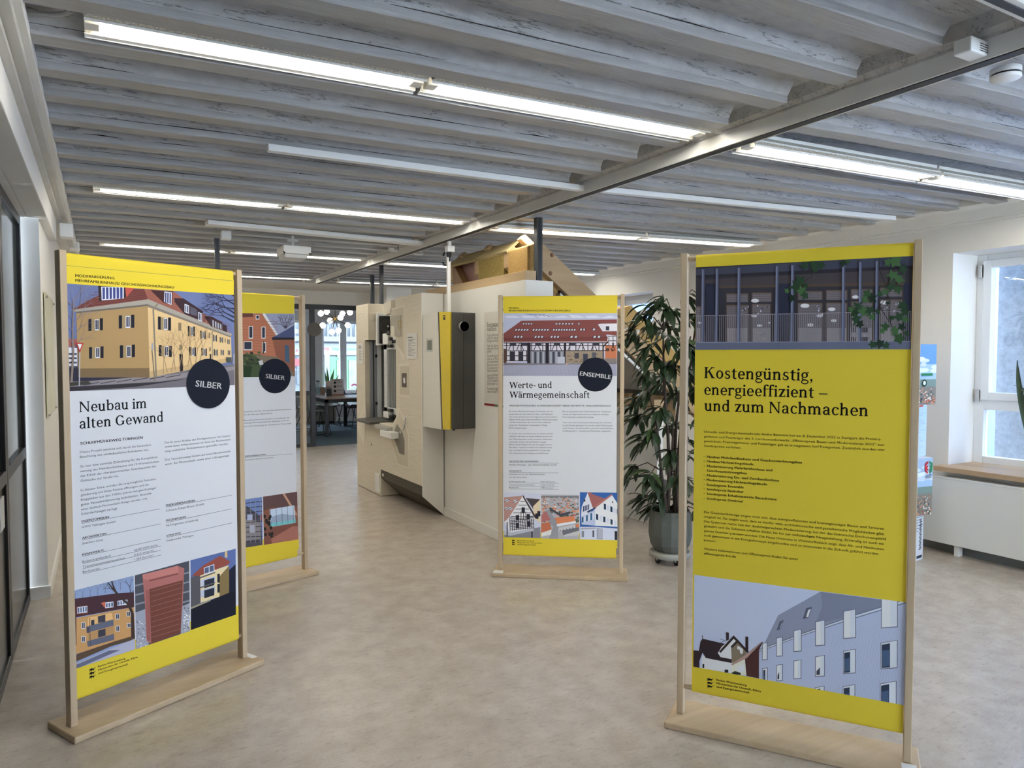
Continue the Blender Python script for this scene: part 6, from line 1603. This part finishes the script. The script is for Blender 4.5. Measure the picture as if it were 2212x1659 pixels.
for i, (dx, dd, h, lean) in enumerate(((-.02, .0, 1.95, (-.05, .02)), (.03, .03, 1.7, (.10, -.02)), (-.045, -.02, 1.25, (-.12, .06)), (.05, -.03, 2.0, (.16, .03)), (.0, .05, 1.1, (.02, -.1)))):
    pts = []
    for j in range(9):
        t = j / 8
        pts.append(PC + VR * (dx + lean[0] * t * t + .012 * sin(t * 7 + i)) + VF * (dd + lean[1] * t * t) + Vector((0, 0, .36 + (h - .36) * t)))
    MB().tube(pts, [.016 - .011 * j / 8 for j in range(9)], 8).build('stem', barkm, pp)
    stems.append(pts)
fol = MB(); tw = MB()
clusters = [(1398, 668, 6), (1425, 650, 7), (1440, 668, 6), (1478, 642, 6), (1505, 640, 5), (1385, 690, 8), (1410, 700, 9), (1380, 718, 8), (1450, 700, 8), (1475, 690, 8), (1430, 730, 8), (1400, 745, 9), (1460, 745, 10), (1500, 700, 8), (1520, 740, 7), (1490, 760, 8),
            (1415, 775, 9), (1450, 785, 10), (1480, 800, 9), (1395, 800, 6), (1440, 820, 10), (1405, 850, 10), (1385, 868, 7), (1470, 850, 9), (1430, 885, 9), (1505, 840, 8), (1520, 900, 8), (1390, 905, 8), (1410, 930, 9), (1400, 950, 8), (1455, 920, 8), (1480, 950, 8),
            (1440, 965, 7), (1500, 990, 8), (1375, 1015, 8), (1395, 1020, 8), (1420, 1030, 8), (1425, 1060, 8), (1450, 1020, 6), (1475, 1040, 6), (1405, 1085, 8), (1430, 1095, 8), (1465, 1085, 4), (1510, 1060, 8), (1525, 1100, 6), (1495, 1090, 5)]
for (x, y, n_) in clusters:
    c = at_plane(x, y, PC, VF)
    side = (c - PC).dot(VR)
    c = c + VF * rp.uniform(-.22, .22)
    best = min((p for s in stems for p in s), key=lambda p: (p - c).length + (0 if p.z < c.z + .05 else .25))
    mid = (best + c) / 2 + Vector((0, 0, .05))
    tw.tube([best, mid, c], [.005, .004, .003], 5)
    outv = (c - Vector((PC.x, PC.y, c.z)))
    outv = outv.normalized() if outv.length > .03 else Vector((rp.uniform(-1, 1), rp.uniform(-1, 1), 0)).normalized()
    for i in range(int(n_ * 1.55)):
        a = rp.uniform(-1.5, 1.5)
        d = Matrix.Rotation(a, 3, 'Z') @ outv
        d = Vector((d.x, d.y, rp.uniform(-.75, .45)))
        b = c + Vector((rp.uniform(-.02, .02), rp.uniform(-.02, .02), rp.uniform(-.03, .03)))
        leaf_blade(fol, b, d, rp.uniform(.14, .23), rp.uniform(.030, .046), rp.uniform(.5, 1.5), 1 if rp.random() < .05 else 0, rp.uniform(-.5, .5))
tw.build('twig', barkm, pp)
fol.build('foliage', [leafm, leafl], pp)['kind'] = 'stuff'
dl = thing('plant_dolly', 'round grey plant dolly on black casters under the potted plant', 'plant dolly', (PC.x, PC.y, 0))
MB().lathe([(.145, .05), (.155, .053), (.155, .087), (.145, .091)], PC, 32).build('platform', mat('grey_concrete', (.33, .33, .30), .8), dl)
for i in range(4):
    a = .3 + i * pi / 2
    c = PC + VR * (.10 * cos(a)) + VF * (.10 * sin(a)) + Vector((0, 0, .024))
    MB().lathe([(.008, -.011), (.024, -.009), (.024, .009), (.008, .011)], c, 18, M=Matrix.Rotation(pi / 2, 3, 'X') @ Matrix.Rotation(.5 * i, 3, 'X') if False else Matrix.Rotation(pi / 2, 3, 'Y')).build('caster', rubber, dl)
    MB().box(c + Vector((-.014, -.008, .0)), c + Vector((.014, .008, .03))).build('fork', metal, dl)

# snake plant on the right sill: its leaf tips reach into the picture
sp = Vector((5.80, 2.60, .692))
sn = thing('snake_plant', 'snake plant on the oak sill at the right frame edge', 'plant', sp)
MB().lathe([(.07, .692), (.085, .80), (.085, .82), (.075, .82), (.075, .80), (1e-5, .80)], (sp.x, sp.y, 0), 20).build('pot', potm, sn)
m = MB()
for (tx, ty, w_) in ((2197, 778, .05), (2188, 832, .045), (2240, 730, .05), (2260, 790, .05), (2280, 700, .05)):
    t = at_x(tx, ty, sp.x - rp.uniform(.02, .06)); b = sp + Vector((rp.uniform(-.03, .03), rp.uniform(-.03, .03), .1))
    n = 8; vs = []
    for i in range(n + 1):
        f = i / n
        bow = Vector((-.03, .02, .05)) * sin(f * pi) if ty != 832 else Vector((-.04, -.05, .16)) * sin(f * pi)
        p = b + (t - b) * f + bow
        ww = w_ * .5 * (1 - f ** 3) + .001
        s = Vector((.25, -.97, 0)) if i % 1 == 0 else 0
        vs += [p - s * ww, p + Vector((.012, 0, 0)), p + s * ww]
    fs = []
    for i in range(n): a = i * 3; fs += [(a, a + 1, a + 4, a + 3), (a + 1, a + 2, a + 5, a + 4)]
    m.add(vs, fs, 0, True)
m.build('foliage', mat('snake_leaf', (.06, .10, .06), .4, noise=(30, .2, (.03, .06, .04)), stretch=(1, 1, 4)), sn)

# ================================================================== MEETING ROOM FURNITURE
tb = thing('meeting_table', 'meeting table with brown top and black square legs', 'table', (4.15, 14.6, 0))
tx0, tx1, ty0, ty1 = 3.66, 4.66, 13.66, 15.58
MB().box((tx0, ty0, .715), (tx1, ty1, .74)).build('tabletop', wood_mat('walnut_top', (.34, .25, .20), (.26, .18, .14), 1, 8, .3), tb, bevel=.004)
MB().box((tx0 + .02, ty0 + .02, .65), (tx1 - .02, ty0 + .06, .715)).box((tx0 + .02, ty1 - .06, .65), (tx1 - .02, ty1 - .02, .715)).box((tx0 + .02, ty0 + .02, .65), (tx0 + .06, ty1 - .02, .715)).box((tx1 - .06, ty0 + .02, .65), (tx1 - .02, ty1 - .02, .715)).build('frame', black, tb)
for x in (tx0 + .05, tx1 - .05):
    for y in (ty0 + .05, ty1 - .07):
        MB().box((x - .03, y - .03, 0), (x + .03, y + .03, .715)).build('leg', black, tb)
shell = mat('grey_green_shell', (.23, .25, .235), .6)
def chair_parts(root, shm=None, th=.022):
    root['_local'] = 1
    m = MB(); n = 10; prof = [(.22, .44), (.18, .455), (.05, .445), (-.10, .45), (-.17, .48), (-.205, .55), (-.225, .66), (-.24, .78), (-.25, .84)]
    vs = []; W_ = 8
    for i, (x, z) in enumerate(prof):
        hw = .22 - .03 * max(0, i - 4) / 4
        for j in range(W_ + 1):
            t = j / W_ * 2 - 1
            lift = .03 * t * t if i < 4 else 0
            fwd_ = .03 * t * t if i >= 4 else 0
            vs.append((x + fwd_, t * hw, z + lift))
    fs = [(i * (W_ + 1) + j, i * (W_ + 1) + j + 1, (i + 1) * (W_ + 1) + j + 1, (i + 1) * (W_ + 1) + j) for i in range(len(prof) - 1) for j in range(W_)]
    m.add(vs, fs, 0, True)
    m.build('seat_shell', shm or shell, root, solid=th)
    for s in (-1, 1):
        MB().tube([(.13, s * .17, .43), (.17, s * .21, .25), (.21, s * .24, .03), (.20, s * .245, .011), (-.22, s * .245, .011), (-.235, s * .24, .03), (-.13, s * .20, .25), (-.07, s * .16, .435)], .009, 8).build('sled_leg', black, root)
    MB().tube([(.13, -.17, .43), (.13, .17, .43)], .009, 8).tube([(-.07, -.16, .435), (-.07, .16, .435)], .009, 8).build('crossbar', black, root)
GRP = 'chairs around the meeting table'
def place(src, name, label, x, y, rz):
    if src is None:
        r = thing(name, label, 'chair', (0, 0, 0), GRP); chair_parts(r)
    else:
        r = src.copy(); COL.objects.link(r); r['label'] = label
        for ch in src.children:
            c = ch.copy(); COL.objects.link(c); c.parent = r
    r.location = (x, y, 0); r.rotation_euler = (0, 0, rz); return r
c1 = place(None, 'sled_chair', 'grey green sled chair at the near left side of the meeting table', 3.665, 14.27, 0.02)
place(c1, '', 'grey green sled chair behind the glass door, far left side of the table', 3.60, 15.05, -.05)
place(c1, '', 'grey chair beyond the table end, dark underside showing, legs toward the street', 4.28, 15.80, -1.5)
place(c1, '', 'grey chair at the far right of the meeting table, partly behind the facade model', 4.84, 15.90, pi)
place(c1, '', 'grey chair against the street wall left of the table, cut by the beech post', 3.12, 15.3, .2)
r = thing('sled_chair', 'brown leather chair at the meeting table, cut off by the facade model', 'chair', (0, 0, 0), GRP)
chair_parts(r, mat('brown_leather', (.06, .03, .022), .35), .06); r.location = (4.80, 15.20, 0); r.rotation_euler = (0, 0, pi)
# things on the table
def tpx(x, y, z=.74): return at_z(630 + x / 11.85, 820 + y / 11.85, z)
def bottle(x, Y, label):
    c = at_y(630 + x / 11.85, 845, Y); c.z = .74
    o = thing('water_bottle', label, 'bottle', c, 'water bottles on the meeting table')
    MB().lathe([(.04, .74), (.042, .755), (.042, .90), (.02, .965), (.018, 1.0), (.0001, 1.0)], (c.x, c.y, 0), 16).build('body', glass_mat('bottle_glass', (.80, .90, .92), .12), o)
    MB().lathe([(.019, .998), (.019, 1.03), (.0001, 1.03)], (c.x, c.y, 0), 12).build('cap', black, o)
bottle(500, 15.35, 'glass water bottle left of the black door frame')
bottle(655, 15.25, 'glass water bottle right of the black door frame')
bottle(695, 15.0, 'glass water bottle beside the small brown box')
c = at_y(630 + 790 / 11.85, 845, 14.9)
tag(MB().box((c.x - .045, c.y - .03, .74), (c.x + .045, c.y + .03, .895)).build('carton', mat('brown_card', (.30, .23, .18), .8), loc=(c.x, c.y, .74), bevel=.003), 'small brown box on the table beside the bottles', 'box')
c = at_y(630 + 950 / 11.85, 845, 14.4)
o = thing('leaflet_holder', 'dark holder with leaflets on the meeting table', 'leaflet holder', (c.x, c.y, .74))
MB().box((c.x - .05, c.y - .03, .74), (c.x + .05, c.y + .03, .88)).build('cup', black, o, bevel=.004)
MB().box((c.x - .062, c.y - .005, .80), (c.x + .05, c.y + .005, 1.04)).build('leaflet', mat('pink_paper', (.62, .50, .46), .7), o)
MB().box((c.x - .055, c.y - .02, .85), (c.x + .04, c.y - .008, .93)).build('leaflet', mat('grey_paper', (.25, .23, .23), .7), o)
c = at_y(630 + 1180 / 11.85, 845, 14.55)
o = thing('table_sign', 'white info sign with three dark circles on a wooden stand', 'sign', (c.x, c.y, .74))
MB().box((c.x - .13, c.y - .012, .765), (c.x + .12, c.y + .012, 1.075)).build('panel', mat('sign_paper', (.62, .58, .56), .6), o)
MB().box((c.x - .13, c.y - .05, .74), (c.x + .12, c.y + .05, .768)).build('stand', wood_mat('cherry_stand', (.42, .22, .12), (.32, .15, .08), 0), o)
m = MB()
for z in (1.0, .92, .83): m.lathe([(.026, 0), (.026, .003), (1e-5, .003)], (c.x - .06, c.y - .012, z), 14, M=Matrix.Rotation(pi / 2, 3, 'X'))
for z in (1.012, .997, .93, .915, .845, .83): m.box((c.x - .02, c.y - .0135, z), (c.x + .09, c.y - .012, z + .005))
m.box((c.x - .08, c.y - .0135, 1.045), (c.x + .07, c.y - .012, 1.055))
m.build('print', black, o)
a = tpx(1480, 375)
o = thing('laptop', 'open dark laptop on the meeting table', 'laptop', a)
MB().box((a.x - .16, a.y - .05, .741), (a.x + .2, a.y + .2, .756)).build('keyboard_base', rubber, o, bevel=.003)
pf = [(-.16, .756), (-.15, .752), (-.235, .985), (-.243, .985)]
MB().prism([(a.x + x + .06, a.y - .05, z) for x, z in pf], [(a.x + x + .06, a.y + .22, z) for x, z in pf]).build('lid', mat('laptop_lid', (.035, .03, .03), .4), o)
a = tpx(1300, 345)
tag(MB().box((a.x - .1, a.y - .04, .7405), (a.x + .1, a.y + .04, .748)).build('notepad', plasticw, loc=a), 'white notepad lying beside the laptop', 'notepad')
# plant on the street sill
c = at_y(712, 830, 16.7)
o = thing('snake_plant', 'green snake plant on the meeting room window sill', 'plant', (c.x, 16.7, za - .02))
MB().lathe([(.06, za - .02), (.075, za + .12), (.06, za + .12), (1e-5, za + .11)], (c.x, 16.7, 0), 16).build('pot', potm, o)
m = MB()
for dx, h, l in ((-.09, .50, -.02), (-.03, .62, -.03), (.03, .45, .03), (.05, .58, .06), (.10, .40, .12)):
    b = Vector((c.x + dx * .4, 16.7, za + .1)); t = Vector((c.x + dx + l, 16.7, za + .1 + h * .85))
    m.add([b + Vector((-.02, 0, 0)), b + Vector((.02, 0, 0)), (b + t) / 2 + Vector((.03, .01, 0)), t, (b + t) / 2 + Vector((-.03, .01, 0))], [(0, 1, 2, 3, 4)])
m.build('foliage', mat('bright_leaf', (.13, .30, .08), .5), o, solid=.006)
c = at_y(630 + 850 / 11.85, 867, 16.4)
o = thing('side_cabinet', 'low brown cabinet behind the meeting table', 'cabinet', (c.x, 16.45, 0))
MB().box((c.x - .34, 16.3, .06), (c.x + .22, 16.7, .50)).build('body', mat('taupe_wood', (.30, .25, .20), .5), o, bevel=.004)
MB().box((c.x - .32, 16.32, 0), (c.x + .2, 16.68, .06)).build('plinth', black, o)
# chandelier
YC2 = 14.6
hub = at_y(724, 689, YC2)
ch = thing('chandelier', 'black branching chandelier with white glowing glass globes', 'chandelier', (hub.x, hub.y, 2.75))
MB().lathe([(.035, -.03), (.045, 0), (.035, .03)], hub, 16).build('hub', mat('brass', (.55, .36, .12), .3, metal=.8), ch)
MB().tube([hub, (hub.x, hub.y, 2.75)], .008, 8).lathe([(.06, 2.735), (.06, 2.75)], (hub.x, hub.y, 0), 16).build('rod', black, ch)
glob = mat('glowing_globe', (.9, .9, .88), .3, emit=((1.0, .90, .74), GLOBE))
for i, (x, y, off) in enumerate(((693, 677, -.1), (706, 673.5, .15), (740, 677.5, .2), (756, 675, -.1), (735.5, 686, -.3), (713, 692.5, .2), (697, 703, -.2), (751, 702.5, .1), (717, 717, -.12), (731, 714, -.25))):
    g = at_y(x, y, YC2 + off)
    arm = MB().tube([hub, hub + (g - hub) * .85], .008, 8).build('arm', black, ch)
    MB().ball(g, .058, 16).build('globe', glob, arm)
# pink sticker on the street window
c = at_y(765, 842, YW + .125)
m = MB()
k = [(c.x + .10 * cos(.2 + t * .3), YW + .118, c.z + .13 * sin(.2 + t * .3)) for t in range(-6, 8)]
m.tube(k, .022, 6); m.tube([(c.x - .02, YW + .118, c.z - .13), (c.x + .05, YW + .118, c.z), (c.x + .10, YW + .118, c.z - .14)], .018, 6)
tag(m.build('window_sticker', mat('pink_film', (.85, .22, .38), .5), loc=(c.x, YW + .1, c.z)), 'pink sticker on the meeting room street window', 'sticker')
